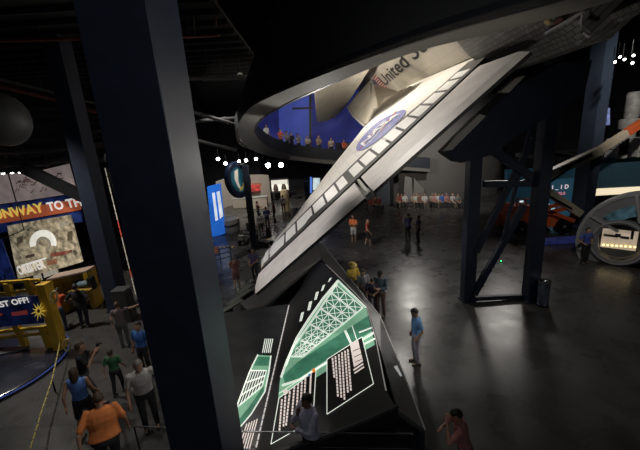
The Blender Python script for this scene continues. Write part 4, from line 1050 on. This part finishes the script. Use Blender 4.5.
MB().box((x0, 37.8, .45), (2.0, 1.0, .75)).build('base', dkgrey, wd); MB().box((x0, 37.8, 2.2), (2.0, 1.0, .08)).build('top', dkgrey, wd)
for s in (-1, 1): MB().lathe([(.2, .85), (.3, 1.1), (.22, 1.5), (.12, 1.65)], (x0 + s * .45, 37.8, 0), n=12).build('model', mat('case_model', (.12, .09, .07), .5), wd, smooth=True); MB().bar((x0 + s * .96, 37.35, .8), (x0 + s * .96, 37.35, 2.2), .05, .05).build('corner_post', black, wd)
kt = thing('cream_cabinet', 'tall cream cabinet standing right of the mast of the round emblem', 'cabinet', atz(286, 212)); c = kt.location
MB().box((c.x, c.y + .3, 1.0), (.7, .5, 2.0)).build('body', mat('cabinet_cream', (.45, .36, .22), .5), kt, bevel=.02); MB().box((c.x, c.y + .03, 1.2), (.5, .04, .9)).build('door', mat('cabinet_door_tan', (.38, .29, .17), .5), kt)
# scooter and stroller
def scooter(loc, rz, label):
    t = thing('mobility_scooter', label, 'scooter', loc, rz, None)
    w = lambda **k: dict(world=False, **k)
    MB().box((0, 0, .28), (.5, 1.1, .12)).build('deck', black, t, world=False, bevel=.03)
    MB().box((0, -.25, .62), (.48, .48, .12)).build('seat', dkgrey, t, world=False, bevel=.04)
    MB().box((0, -.50, .95), (.46, .10, .6)).build('backrest', dkgrey, t, world=False, bevel=.04)
    MB().tube([(0, .5, .3), (0, .42, .95)], .035, 8).build('tiller', black, t, world=False); MB().tube([(-.28, .42, .98), (.28, .42, .98)], .025, 8).build('handlebar', black, t, world=False)
    MB().box((0, .58, .55), (.36, .2, .3)).build('basket', ltgrey, t, world=False)
    for x in (-.27, .27):
        for y in (-.42, .45): MB().lathe([(.07, -.05), (.16, -.05), (.17, 0), (.16, .05), (.07, .05)], (x, y, .17), (1, 0, 0), 16).build('wheel', black, t, world=False, smooth=True)
    return t
scooter(atz(247, 243), R(160), 'dark mobility scooter parked on the far floor left of the wing tip')
scooter(atz(264, 246), R(60), 'dark mobility scooter with pale basket nearer the wing')
fl_ = thing('floor_tape', 'yellow tape line on the floor around the far scooters', 'tape', atz(255, 243))
m = MB()
for a, b in (((210, 247), (236, 247)), ((252, 246), (270, 238))):
    A, B = atz(*a, .012), atz(*b, .012)
    for k in range(6): m.bar(A.lerp(B, k / 6), A.lerp(B, (k + .55) / 6), .14, .008)
m.build('strip', mat('tape_yellow', (.65, .50, .12), .6), fl_)
bt_ = thing('queue_barrier', 'low blue-grey barrier with orange tag right of the massive column', 'barrier', atz(222, 268))
A, B = atz(210, 268), atz(232, 262)
for h_ in (.35, .62, .9): MB().bar(A + V((0, 0, h_)), B + V((0, 0, h_)), .04, .05).build('rail', mat('barrier_slate', (.06, .09, .12), .5), bt_)
for p in (A, A.lerp(B, .5), B): MB().tube([p, p + V((0, 0, .95))], .03, 8).build('post', MATS['barrier_slate'], bt_)
MB().box(A.lerp(B, .25) + V((0, -.06, .95)), (.55, .05, .35)).build('orange_tag', mat('tag_orange', (.6, .22, .12), .6), bt_)

# ------------------------------------------------------------------ background centre: drum wall, blue-lit backdrop, lit kiosk
dm = thing('curved_drum_wall', 'tall smooth dark grey curved wall behind the seated audience', 'wall drum', (11, 38, 0))
drum = mat('drum_grey', (.13, .125, .12), .7, noise=.08, scale=.4)
ringp = [(11.5 + 9.5 * math.cos(t), 40.3 + 9.5 * math.sin(t)) for t in [R(180 + 180 * k / 40) for k in range(41)]]
hgt = lambda x: 5.7 + 3.6 * min(1, max(0, (x - 11) / 2))
m = MB(); m.loft([[V((x, y, 0)), V((x, y, hgt(x))), V((x, y + .25, hgt(x))), V((x, y + .25, 0))] for x, y in ringp]); m.build('shell', drum, dm, smooth=True)
for k, pts in enumerate((((403, 206), (405, 176), (412, 178), (413, 206)), ((413, 203), (414, 178), (424, 189), (424, 199)))):
    MB().prism([aty(x, y, 30.2 + k * .2) for x, y in pts], (0, .3, 0)).build('fin', mat('fin_grey', (.20, .19, .18), .6), dm)
dv = thing('dark_partition', 'dark blue-grey partition wall left of the curved drum wall', 'partition', (4.5, 31, 0))
x0, x1 = aty(376, 200, 30.5).x, aty(391, 200, 30.5).x
MB().box(((x0 + x1) / 2, 30.7, 3.2), (x1 - x0, .3, 6.4)).build('panel', mat('partition_blue_grey', (.045, .055, .068), .6), dv)
MB().box((x1 + .1, 30.6, 3.2), (.25, .4, 6.4)).build('edge_post', black, dv)
bw = thing('lit_backdrop', 'deep blue lit backdrop behind the people at the walkway rail', 'screen', (aty(320, 120, 38).x, 38, 5))
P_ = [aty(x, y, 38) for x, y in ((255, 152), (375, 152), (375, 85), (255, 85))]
bs1 = mat('backdrop_blue_glow', (.022, .030, .20), .6, emit=.34, noise=.35, scale=.5)  # emission stands in for blue light falling on the backdrop wall
MB().prism(P_, (0, .2, 0)).build('screen', bs1, bw)  # backdrop wall, its glow stands in for blue light
MB().prism([aty(x, y, 37.9) for x, y in ((279, 150), (309, 150), (309, 88), (279, 88))], (0, .1, 0)).build('bright_panel', mat('backdrop_bright_glow', (.06, .09, .42), .6, emit=.42, noise=.2, scale=.4), bw)  # brighter glow on the backdrop, stands in for blue light
MB().prism([aty(x, y, 37.8) for x, y in ((292, 107.5), (313, 107), (313, 109), (292, 109.5))], (0, .1, 0)).build('dark_bar', black, bw)
MB().prism([aty(x, y, 37.8) for x, y in ((309, 150), (311.5, 150), (311.5, 88), (309, 88))], (0, .1, 0)).build('dark_bar', black, bw)
kb = thing('lit_kiosk', 'blue and white lit kiosk just behind the outer edge of the wing', 'kiosk', (aty(313, 185, 31).x, 31, 0))
MB().box((kb.location.x, 31, 1.3), (1.6, .4, 2.6)).build('body', navy_dk, kb)
MB().prism([aty(x, y, 30.75) for x, y in ((310, 193), (312, 193), (312, 177), (310, 177))], (0, .03, 0)).build('blue_screen', mat('kiosk_blue', (.08, .18, .6), .4, emit=1.0), kb)
MB().prism([aty(x, y, 30.75) for x, y in ((313, 190), (320, 190), (320, 178), (313, 178))], (0, .03, 0)).build('white_screen', mat('kiosk_white', (.6, .75, .8), .4, emit=.9, noise=.4, scale=3), kb)

# ------------------------------------------------------------------ right side
bx = thing('litter_bin', 'slim cylindrical metal bin on the floor right of the steel cradle', 'bin', atz(542, 305)); c = bx.location
MB().lathe([(.19, 0), (.20, .02), (.20, .88), (.19, .90)], c, n=28).build('body', mat('bin_steel', (.36, .42, .55), .22, .9), bx, smooth=True)
MB().lathe([(.205, .90), (.21, .93), (.205, .97), (.12, .97), (.12, .93)], c, n=28).build('rim', chrome, bx, smooth=True); MB().lathe([(.205, 0), (.21, .03), (.205, .06)], c, n=28).build('foot_ring', black, bx, smooth=True)
# teal info wall with glyphs
tw = thing('teal_screen_wall', 'teal lit information wall with pale characters behind the orange lift machine', 'screen wall', (16, 22.5, 0))
TY = 22.5
teal = mat('teal_glow', (.020, .070, .11), .5, emit=.20, noise=.3, scale=.5)
T_ = lambda x, y, d=0: aty(x, y, TY - d)
MB().prism([T_(507, 222), T_(592, 222), T_(592, 166), T_(507, 170)], (0, .3, 0)).build('panel', teal, tw)
MB().prism([T_(548, 216, .02), T_(572, 216, .02), T_(574, 178, .02), T_(547, 180, .02)], (0, .05, 0)).build('bright_panel', mat('teal_bright', (.03, .12, .20), .5, emit=.28), tw)
pk = mat('glyph_pale', (.85, .70, .72), .5, emit=.8); cy_ = mat('glyph_cyan', (.50, .85, .9), .5, emit=.9); pr_ = mat('glyph_pink', (.75, .25, .32), .5, emit=.7)
def tt(txt, x, y, hp_, m_): 
    A = T_(x, y, .06); s = hp_ * TY / F * 1.45
    text_mb(txt, s, lambda a, b: A + V((a, 0, b)), offset=.02).build('characters', m_, tw, fix=False)
tt('1 _ 1 D', 551, 189.5, 4, pk); tt('- + 30.0', 551.5, 195.5, 3, pr_); tt('3', 545.5, 209.5, 6, cy_); tt('ill', 551, 210.5, 4, cy_)
MB().prism([T_(519, 210, .06), T_(523, 210, .06), T_(523.5, 200.5, .06), T_(520, 201, .06)], (0, .03, 0)).build('white_screen', mat('glyph_white', (.8, .85, .85), .5, emit=.9), tw)
# lift machine
lm = thing('boom_lift', 'orange wheeled lift machine with long cream telescopic boom behind the steel cradle', 'lift', atz(545, 238))
orange = mat('lift_orange', (.62, .12, .035), .45, noise=.15, scale=4); cream = mat('lift_cream', (.50, .44, .33), .5, noise=.08)
lY = 19.2; l_ = lambda x, y, d=0: aty(x, y, lY - d)
c = lm.location
MB().prism([l_(514, 227), l_(572, 227), l_(573, 218), l_(548, 213.5), l_(514, 212)], (0, 1.9, 0)).build('chassis', orange, lm, bevel=.06)
MB().prism([l_(515, 212.5), l_(536, 213), l_(536, 206), l_(515, 206)], (0, 1.2, 0)).build('engine_cover', orange, lm, bevel=.06)
for a, b in (((536, 216), (570, 207)), ((540, 208), (574, 221)), ((536, 210.5), (560, 204))): MB().bar(l_(*a, .25), l_(*b, .25), .14, .22).build('scissor_arm', orange, lm, bevel=.01)
for x in (517, 526): MB().bar(l_(x, 206, -.2), l_(x, 198, -.2), .06, .06).build('cage_post', orange, lm)
MB().bar(l_(516, 198.5, -.2), l_(536, 199, -.2), .06, .06).build('cage_rail', orange, lm)
for x in (520, 562):
    for dy in (0, 1.7):
        p = l_(x, 232); wh = MB().lathe([(.12, -.18), (.45, -.18), (.48, 0), (.45, .18), (.12, .18)], (p.x, lY + dy, .48), (0, 1, 0), 24).build('wheel', black, lm, smooth=True)
        MB().lathe([(.08, -.20), (.10, -.19), (.08, .19)], (p.x, lY + dy, .48), (0, 1, 0), 16).build('hub', grey, wh, smooth=True)
MB().bar(l_(544, 189, .3), l_(580, 214, .3), .35, .42).build('lower_boom', cream, lm, bevel=.02)
MB().bar(l_(547, 195, .52), l_(572, 209, .52), .06, .12).build('black_stripe', black, lm)
MB().bar(l_(534, 181, .3), l_(600, 150.5, .3), .42, .44).build('upper_boom', cream, lm, bevel=.02)
MB().bar(l_(597, 152, .3), l_(629, 131, .3), .34, .36).build('boom_extension', mat('lift_cream_inner', (.56, .48, .36), .5), lm, bevel=.02)
MB().bar(l_(626, 133, .3), l_(656, 114, .3), .36, .38).build('boom_tip', orange, lm, bevel=.02)
MB().bar(l_(560, 169.5, .56), l_(592, 154.5, .56), .04, .18).build('black_stripe', black, lm)
MB().tube([l_(549, 183, .6), l_(571, 167, .6)], .07, 8).build('hydraulic_ram', steel, lm)
MB().bar(l_(534, 181, .3), l_(544, 190, .3), .4, .4).build('knuckle', cream, lm, bevel=.03)
t = thing('orange_cart', 'small red-orange cart behind the left post of the steel cradle', 'cart', atz(504, 230))
c = t.location; MB().box((c.x, c.y + .3, .65), (.8, .6, .8)).build('body', mat('cart_red', (.50, .08, .04), .5), t, bevel=.05); MB().box((c.x, c.y + .3, 1.25), (.6, .1, .4)).build('backrest', MATS['cart_red'], t)
for s in (-1, 1): MB().lathe([(.05, -.06), (.2, -.06), (.2, .06), (.05, .06)], (c.x + s * .3, c.y + .05, .2), (1, 0, 0), 16).build('wheel', black, t, smooth=True)
t = thing('blue_floor_screen', 'low blue lit screen on the floor under the orange lift machine', 'screen', atz(555, 243)); c = t.location
MB().box((c.x, c.y, .14), (2.6, .5, .24)).build('case', mat('floor_screen_blue', (.03, .04, .18), .5, emit=.2, noise=.4), t)
# far round hatch module
hm = thing('hatch_module', 'big round grey module end with a lit circular hatch at the right edge', 'module', atz(616, 264))
HC = atz(616, 264); hdir = V((-HC.x, -HC.y, 0)).normalized(); hs = V((-hdir.y, hdir.x, 0))     # hs to the right seen from the camera? fixed below
if (proj(HC + hs)[0] < proj(HC)[0]): hs = -hs
def hmp(u, v, d=0.0): return HC + hs * u + V((0, 0, v)) + hdir * d
m_gr = mat('module_grey', (.17, .17, .18), .5, noise=.12); m_rim = mat('module_rim', (.40, .40, .40), .35, .4)
def annulus(cu, cv, ro, ri, d0, d1, name, m_, a0=0, a1=360, n=56, parent=hm):
    m = MB(); rings = []
    for k in range(n + 1):
        t = R(a0 + (a1 - a0) * k / n); c_, s_ = math.cos(t), math.sin(t)
        rings.append([hmp(cu + ro * c_, max(.01, cv + ro * s_), d0), hmp(cu + ro * c_, max(.01, cv + ro * s_), d1), hmp(cu + ri * c_, max(.01, cv + ri * s_), d1), hmp(cu + ri * c_, max(.01, cv + ri * s_), d0)])
    m.loft(rings, a1 - a0 < 360); return m.build(name, m_, parent, smooth=True)
MC = (.75, 1.05)
annulus(*MC, 2.25, 1.5, -.9, .12, 'outer_ring', m_gr)
annulus(*MC, 2.33, 2.2, -.2, .18, 'ring_flange', m_rim)
annulus(*MC, 1.6, .6, -.85, -.5, 'bulkhead', mat('bulkhead_grey', (.10, .10, .11), .5))
annulus(-.05, 1.05, 1.06, .86, -.35, .22, 'hatch_ring', m_gr); annulus(-.05, 1.05, 1.0, .93, .18, .28, 'hatch_lip', m_rim)
annulus(-.05, 1.05, .9, .86, -.45, .1, 'tunnel', mat('tunnel_grey', (.30, .28, .25), .5))
MB().add([hmp(-.05 + .89 * math.cos(t), 1.05 + .89 * math.sin(t), -.44) for t in [2 * PI * k / 32 for k in range(32)]], [tuple(range(32))]).build('tunnel_end', mat('tunnel_end_dark', (.07, .068, .07), .6), hm, fix=False)
m = MB().add([hmp(-.66, .60, -.41), hmp(.58, .60, -.41), hmp(.58, 1.52, -.41), hmp(-.66, 1.52, -.41)], [(0, 1, 2, 3)]); m.build('lit_interior', mat('hatch_interior', (.62, .50, .38), .5, emit=.45, noise=.25, scale=2), hm, fix=False)
for u, v, w_, h_ in ((-.35, 1.2, .5, .10), (.15, 1.18, .3, .12), (.38, 1.34, .10, .4), (-.1, 1.25, .2, .16)): MB().box((0, 0, 0), (w_, .03, h_)).build('equipment', dkgrey, hm, world=False).matrix_local = M.Translation(hmp(u, v, -.38) - HC) @ hs.to_track_quat('X', 'Z').to_matrix().to_4x4()
for k in range(8): MB().ball(hmp(-.55 + k * .155, .72 + k * .012, -.36), .04, 8).build('yellow_lamp', mat('hatch_lamp', (1, .8, .3), .4, emit=3), hm)
m = MB().add([hmp(MC[0] + 1.80 * math.cos(R(a)), MC[1] + 1.80 * math.sin(R(a)), .14) for a in range(105, 146, 5)] + [hmp(MC[0] + 1.3 * math.cos(R(a)), MC[1] + 1.3 * math.sin(R(a)), .14) for a in range(140, 104, -5)], [tuple(range(17))])
m.build('portrait_panel', mat('portrait_teal', (.05, .11, .14), .5, emit=.22, noise=.9, scale=2.5), hm, fix=False)
m = MB().add([hmp(MC[0] + 1.80 * math.cos(R(a)), MC[1] + 1.80 * math.sin(R(a)), .14) for a in range(60, 101, 5)] + [hmp(MC[0] + 1.3 * math.cos(R(a)), MC[1] + 1.3 * math.sin(R(a)), .14) for a in range(100, 59, -5)], [tuple(range(18))])
m.build('dark_panel', mat('module_panel_slate', (.05, .055, .075), .5), hm, fix=False)
for a in (58, 102, 149): MB().bar(hmp(MC[0] + 1.0 * math.cos(R(a)), MC[1] + 1.0 * math.sin(R(a)), .17), hmp(MC[0] + 2.2 * math.cos(R(a)), MC[1] + 2.2 * math.sin(R(a)), .17), .12, .1).build('rib', m_rim, hm)
# upper gallery on the right with pale equipment and lit sign strip
ug = thing('upper_gallery', 'teal-fronted upper gallery at the right edge above the round hatch module', 'gallery', (24, 21, 0))
gY = 20.5; g_ = lambda x, y, d=0: aty(x, y, gY - d)
MB().prism([g_(592, 190), g_(680, 190), g_(680, 156), g_(592, 158.5)], (0, .25, 0)).build('front_panel', mat('gallery_teal', (.030, .075, .10), .55, emit=.05, noise=.15), ug)
a, b = g_(592, 158.5), g_(680, 158.5); MB().box(((a.x + b.x) / 2, gY + 4, a.z - .2), (b.x - a.x, 8, .3)).build('floor_slab', dkgrey, ug)
MB().prism([g_(592, 189, .05), g_(672, 185, .05), g_(672, 191, .05), g_(592, 196, .05)], (0, .2, 0)).build('light_strip', mat('strip_warm_white', (.85, .72, .5), .5, emit=.9), ug)
for x in (592, 676): p = g_(x, 190); MB().box((p.x, gY + 4, p.z / 2), (.4, .4, p.z)).build('leg', navy_dk, ug)
MB().tube([g_(592, 150, -.1), g_(680, 147, -.1)], .04, 8).build('handrail', steel, ug)
ge = mat('gallery_equipment_pale', (.40, .39, .37), .5, noise=.35, scale=3)
t = thing('equipment_column', 'pale rounded equipment column standing on the upper right gallery', 'equipment', g_(624.5, 158, -2)); c = t.location
for r0, z0, z1, nm in ((.55, .0, .9, 'base'), (.38, .9, 1.8, 'trunk'), (.62, 1.8, 2.5, 'collar'), (.40, 2.5, 4.1, 'head')): MB().lathe([(r0 * .85, z0), (r0, z0 + .12), (r0, z1 - .12), (r0 * .8, z1)], c, n=18).build(nm, ge, t, smooth=True)
t = thing('equipment_drum', 'wide pale drum of equipment at the right edge of the upper gallery', 'equipment', g_(655, 157, -3)); c = t.location
for r0, z0, z1, nm in ((1.3, .0, 1.4, 'base'), (1.0, 1.4, 3.1, 'drum'), (.75, 3.1, 3.5, 'cap')): MB().lathe([(r0 * .9, z0), (r0, z0 + .12), (r0, z1 - .12), (r0 * .85, z1)], c, n=20).build(nm, ge, t, smooth=True)
for k, (x, y, w_, h_) in enumerate(((617, 145, 10, 13), (637, 143, 9, 10))):
    p = g_(x, y, -.4); t = thing('white_crate', ('boxy white cabinet on the upper gallery behind the cream boom', 'wide white unit beside the right edge of the upper gallery')[k], 'cabinet', p)
    zf = g_(620, 158.5).z; s_ = gY / F
    MB().box((p.x, p.y, (zf + .0 + p.z + h_ * s_ / 2) / 2), (w_ * s_, 1.0, p.z + h_ * s_ / 2 - zf)).build('body', mat('crate_white', (.46, .45, .43), .5, noise=.15), t, bevel=.04); MB().box((p.x, p.y - .52, zf + .5), (w_ * s_ * .8, .04, .5)).build('panel', dkgrey, t)
MB().prism([g_(604, 125, -.5), g_(610, 125, -.5), g_(610, 108, -.5), g_(604, 108, -.5)], (0, .1, 0)).build('blue_screen', mat('gallery_screen', (.18, .22, .45), .4, emit=.5, noise=.6, scale=3), ug)

# ------------------------------------------------------------------ spotlights that show as bright dots
def hung_spot(px, py, Y, label, grp, r=.13, strength=None):
    p = aty(px, py, Y); t = thing('ceiling_spotlight', label, 'spotlight', p, 0, grp)
    MB().tube([p + V((0, .12, .14)), p + V((0, .12, .7))], .02, 6).build('hanger', black, t)
    d = (CAM - p).normalized(); d.z -= .35; d.normalize()
    MB().lathe([(r * .7, -.34), (r, -.28), (r, 0), (r * .9, 0)], p, d, 14).build('can', black, t, smooth=True)
    MB().lathe([(r * .9, 0), (r * .8, .03), (.01, .05)], p, d, 14).build('lens', strength or lamp_w, t.children[-1] if t.children[-1].name.startswith('can') else t, smooth=True)
nl = 0
gl = mat('lamp_lens_bright', (1, .95, .85), .3, emit=30)
for k, (x, y, Y) in enumerate(((218, 159, 26), (225.5, 163.5, 26), (239, 161.5, 28), (246, 160.5, 28), (256, 159, 29))): hung_spot(x, y, Y, 'small glowing ceiling spotlight over the round emblem sign, %s from the left' % ords[k], 'spotlights over the emblem sign', .14)
for k, (x, y) in enumerate(((268, 165.5), (281, 165))): hung_spot(x, y, 33, 'bright ceiling spotlight over the white display case, %s one' % ('left', 'right')[k], 'spotlights over the display case', .26, gl)
for k, (x, y) in enumerate(((615, 62), (620, 57), (624.5, 59.5), (633.5, 55.5), (632.5, 63))): hung_spot(x, y, 17, 'white ceiling spotlight above the upper right gallery, %s from the left' % ords[k], 'spotlights above the right gallery', .06)
hung_spot(240, 75, 16, 'dim ceiling spotlight in the dark above the walkway, left of its bend', None, .12, mat('lamp_lens_dim', (.5, .48, .42), .3, emit=.25))
t = thing('floor_beacon', 'tiny green light on the floor inside the steel cradle', 'light', atz(501, 262))
c = t.location; MB().lathe([(.05, 0), (.05, .03), (.02, .05)], c, n=12).build('body', black, t); MB().ball(c + V((0, 0, .05)), .035, 10).build('lens', mat('beacon_green', (.05, 1, .3), .3, emit=3), t)

# ------------------------------------------------------------------ dark services under the ceiling
def pipe(name, label, cat, pts, r, m, grp=None):
    P_ = [aty(*p) for p in pts]; t = thing(name, label, cat, P_[0].lerp(P_[-1], .5), 0, grp)
    MB().tube(P_, r, 10).build('run', m, t, smooth=True)
    for p, q in zip(P_, P_[1:]):
        c = p.lerp(q, .5); d = (q - p).normalized(); MB().lathe([(r * 1.35, -.06), (r * 1.35, .06)], c, d, 10).build('coupling', m, t, smooth=True)
    if name in ('air_duct', 'light_bar', 'sprinkler_pipe'):
        for p in (P_[0].lerp(P_[-1], .3), P_[1]): MB().tube([p, p + V((0, 0, 1.6))], .012, 6).build('hanger', black, t)
    return t
pipe('sprinkler_pipe', 'thin red-brown pipe running level at the top left', 'pipe', [(-10, 41, 12), (42, 40, 12), (84, 38.5, 12)], .05, red_pipe)
pipe('sprinkler_pipe', 'thicker red-brown pipe slanting down towards the massive column', 'pipe', [(-10, 84, 14), (44, 97, 15), (100, 113, 16)], .075, red_pipe)
pipe('conduit_pipe', 'grey pipe slanting just above the red-brown one at left', 'pipe', [(-10, 77, 14), (44, 90, 15), (100, 105, 16)], .05, grey)
pipe('sprinkler_pipe', 'short red-brown pipe right of the massive column top', 'pipe', [(176, 36, 12), (200, 36, 12), (219, 35, 12)], .05, red_pipe)
pipe('hanging_rod', 'thin rod dropping to the short red-brown pipe', 'rod', [(193, 12, 12), (195, 34, 12)], .02, grey)
pipe('hanging_rod', 'thin dark red vertical pipe near the top, right of the massive column', 'rod', [(217, -5, 12.5), (216, 26, 12.5)], .025, red_pipe)
pipe('air_duct', 'long dark duct running level over the left bay billboard', 'duct', [(-20, 150, 15), (50, 148, 16), (110, 142, 17)], .22, dkgrey)
pipe('air_duct', 'dark flexible duct sagging just above the billboard', 'duct', [(-20, 161, 14.5), (30, 163, 15), (60, 159, 15.5), (105, 158, 16)], .2, dkgrey)
pipe('light_bar', 'long grey bar hanging level in the dark, right of the massive column', 'light bar', [(186, 78, 15), (222, 78, 15.5), (258, 76.5, 16)], .09, grey)
pipe('hanging_rod', 'thin vertical rod right of the long grey bar', 'rod', [(262, 55, 16), (262.5, 100, 16)], .025, dkgrey)
for k, (a, b) in enumerate((((186, 110, 18), (240, 126, 22)), ((186, 138, 20), (236, 150, 26)), ((186, 122, 19), (236, 118, 22)))):
    pipe('roof_truss', 'dark roof truss chord between the massive column and the walkway bend, %s from the top' % ords[k], 'truss', [a, ((a[0] + b[0]) / 2, (a[1] + b[1]) / 2, (a[2] + b[2]) / 2), b], .1, mat('truss_black', (.012, .012, .012), .8))
t = thing('ball_speaker', 'dark grey rounded hanging speaker at the left edge of the picture', 'speaker', aty(4, 120, 10)); c = t.location
MB().ball(c, .62, 20, sq=(1, 1, 1.15)).build('shell', mat('speaker_grey', (.06, .06, .06), .5), t, smooth=True); MB().tube([c + V((0, 0, .6)), c + V((0, 0, 2))], .03, 8).build('hanger', black, t)
p = aty(19, 129, 10); MB().lathe([(.05, -.1), (.08, 0), (.05, .1)], p, (1, 0, 0), 10).build('bracket', grey, t)
for k in range(5):
    y = 118 + k * 7; pipe('ceiling_joist', 'faint dark ceiling joist over the left bay, %s from the top' % ords[k], 'joist', [(-15, 108 + k * 8, 20 + k * 2), (40, 108 + k * 7.5, 20 + k * 2), (112, 110 + k * 7, 20 + k * 2)], .07, mat('joist_dark', (.03, .022, .02), .7))

# ------------------------------------------------------------------ light: spots without fixtures, added fills noted
w = bpy.data.worlds.new('hall_dark'); sc.world = w; w.use_nodes = True
w.node_tree.nodes['Background'].inputs[0].default_value = (.75, .78, .9, 1); w.node_tree.nodes['Background'].inputs[1].default_value = .03
warm = (1, .90, .76); neutral = (1, .95, .88)
def lamp(name, at_, tgt, e, ang, col=warm, size=.25): return light('SPOT', name, at_, tgt, e, col, size, ang, .7)
lamp('wing_spot', (-2.5, 18, 14), ob(27.2, 6.2, -2.1), 4500, 50, (1, .94, .86), .5)
lamp('tip_fill', (-5.5, 8.5, 8.5), ob(29.5, 10.2, -2.3), 1500, 42, (1, .95, .95), .4)  # extra fill added for the wing tip
lamp('fuselage_spot', (-3, 21, 14), ob(23.5, 3, -1.5), 8500, 45)
lamp('door_fill', (-1.5, 16, 7), ob(16, 4.5, -.8), 2600, 75)  # fill added to brighten the open cargo door, no fixture
lamp('elevon_spot', (-1, 13, 12.5), ob(30.3, 9, -2.5), 900, 60, (1, .93, .88))
lamp('tail_spot', (1, 3, 4.5), ob(31, 4, -2), 300, 60)
lamp('soffit_bounce_fill', (.3, 15, 5.6), (-2, 11, 8.0), 420, 85, neutral)  # added uplight in place of bounce from wing and floor
lamp('walkway_bend_fill', (0, 16, 5.5), (-4.3, 20, 7.2), 700, 70, neutral)  # added uplight for the walkway bend, no lamp there
lamp('rail_fill', (1, 20, 10), (0, 28, 6), 1300, 75, neutral)  # fill added to brighten the visitors at the rail
lamp('floor_spot', (8, 29.5, 10), (4.5, 10, 0), 2800, 42, neutral, 1.0)
lamp('floor_spot', (15, 26, 10), (8, 10, 0), 1200, 45, neutral, 1.0)
lamp('floor_spot', (11, 5, 8), (6.0, 10, 0), 330, 70, neutral, .5)  # fill added from front right to lift the floor
lamp('group_fill', (7.2, 6.5, 5), (2.2, 10.0, .8), 520, 55, neutral)  # fill added to brighten the people by the desk
lamp('mid_fill', (-.5, 15, 5.5), (2.2, 20, .8), 700, 60, neutral)  # fill added on the far people below the wing
lamp('floor_spot', (6, 31, 10), (6, 22, 0), 2600, 80, neutral)
lamp('floor_spot', (3.5, 14.5, 5.0), (3.6, 12, 0), 350, 90, neutral, .3)
lamp('left_bay_spot', (-12, 11, 9.5), (-10, 12, 0), 2300, 85, neutral)
lamp('left_front_spot', (-5, 7, 10), (-5.5, 7, 0), 480, 65, neutral)
lamp('desk_spot', (-3.5, 8.0, 9), (-.3, 6, 1), 220, 50, neutral)
lamp('front_fill', (0, -4, 8.5), (-1, 5, 4), 260, 95, (.85, .92, 1))  # added fill from behind the camera, mainly for the column front
lamp('column_spill_fill', (4, 6.2, 6), (-1.6, 4.8, 5.5), 420, 80, neutral)  # added lamp in place of spill on the column's right face
lamp('drum_fill', (9, 23, 7), (11.2, 30, 3), 1500, 95, neutral)  # fill added to lift the dark drum wall and audience
lamp('back_left_spot', (-5, 27, 9.8), (-6, 33, 0), 4500, 95, neutral)
lamp('back_left_spot', (-5, 20, 9.8), (-5, 25, 0), 1500, 90, neutral)
lamp('cradle_spot', (1, 8, 4), (7, 11.5, 4), 60, 60, neutral)
lamp('gallery_spot', (14, 12, 12), (21, 22, 6), 2500, 60, neutral)
lamp('hatch_spot', (8, 9, 8), (14, 15, 1.2), 700, 45, neutral)
sc.view_settings.view_transform = 'Standard'; sc.view_settings.look = 'None'; sc.view_settings.gamma = 1.0
sc.view_settings.use_curve_mapping = False; sc.view_settings.exposure = 0.0
sc.cycles.use_denoising = True
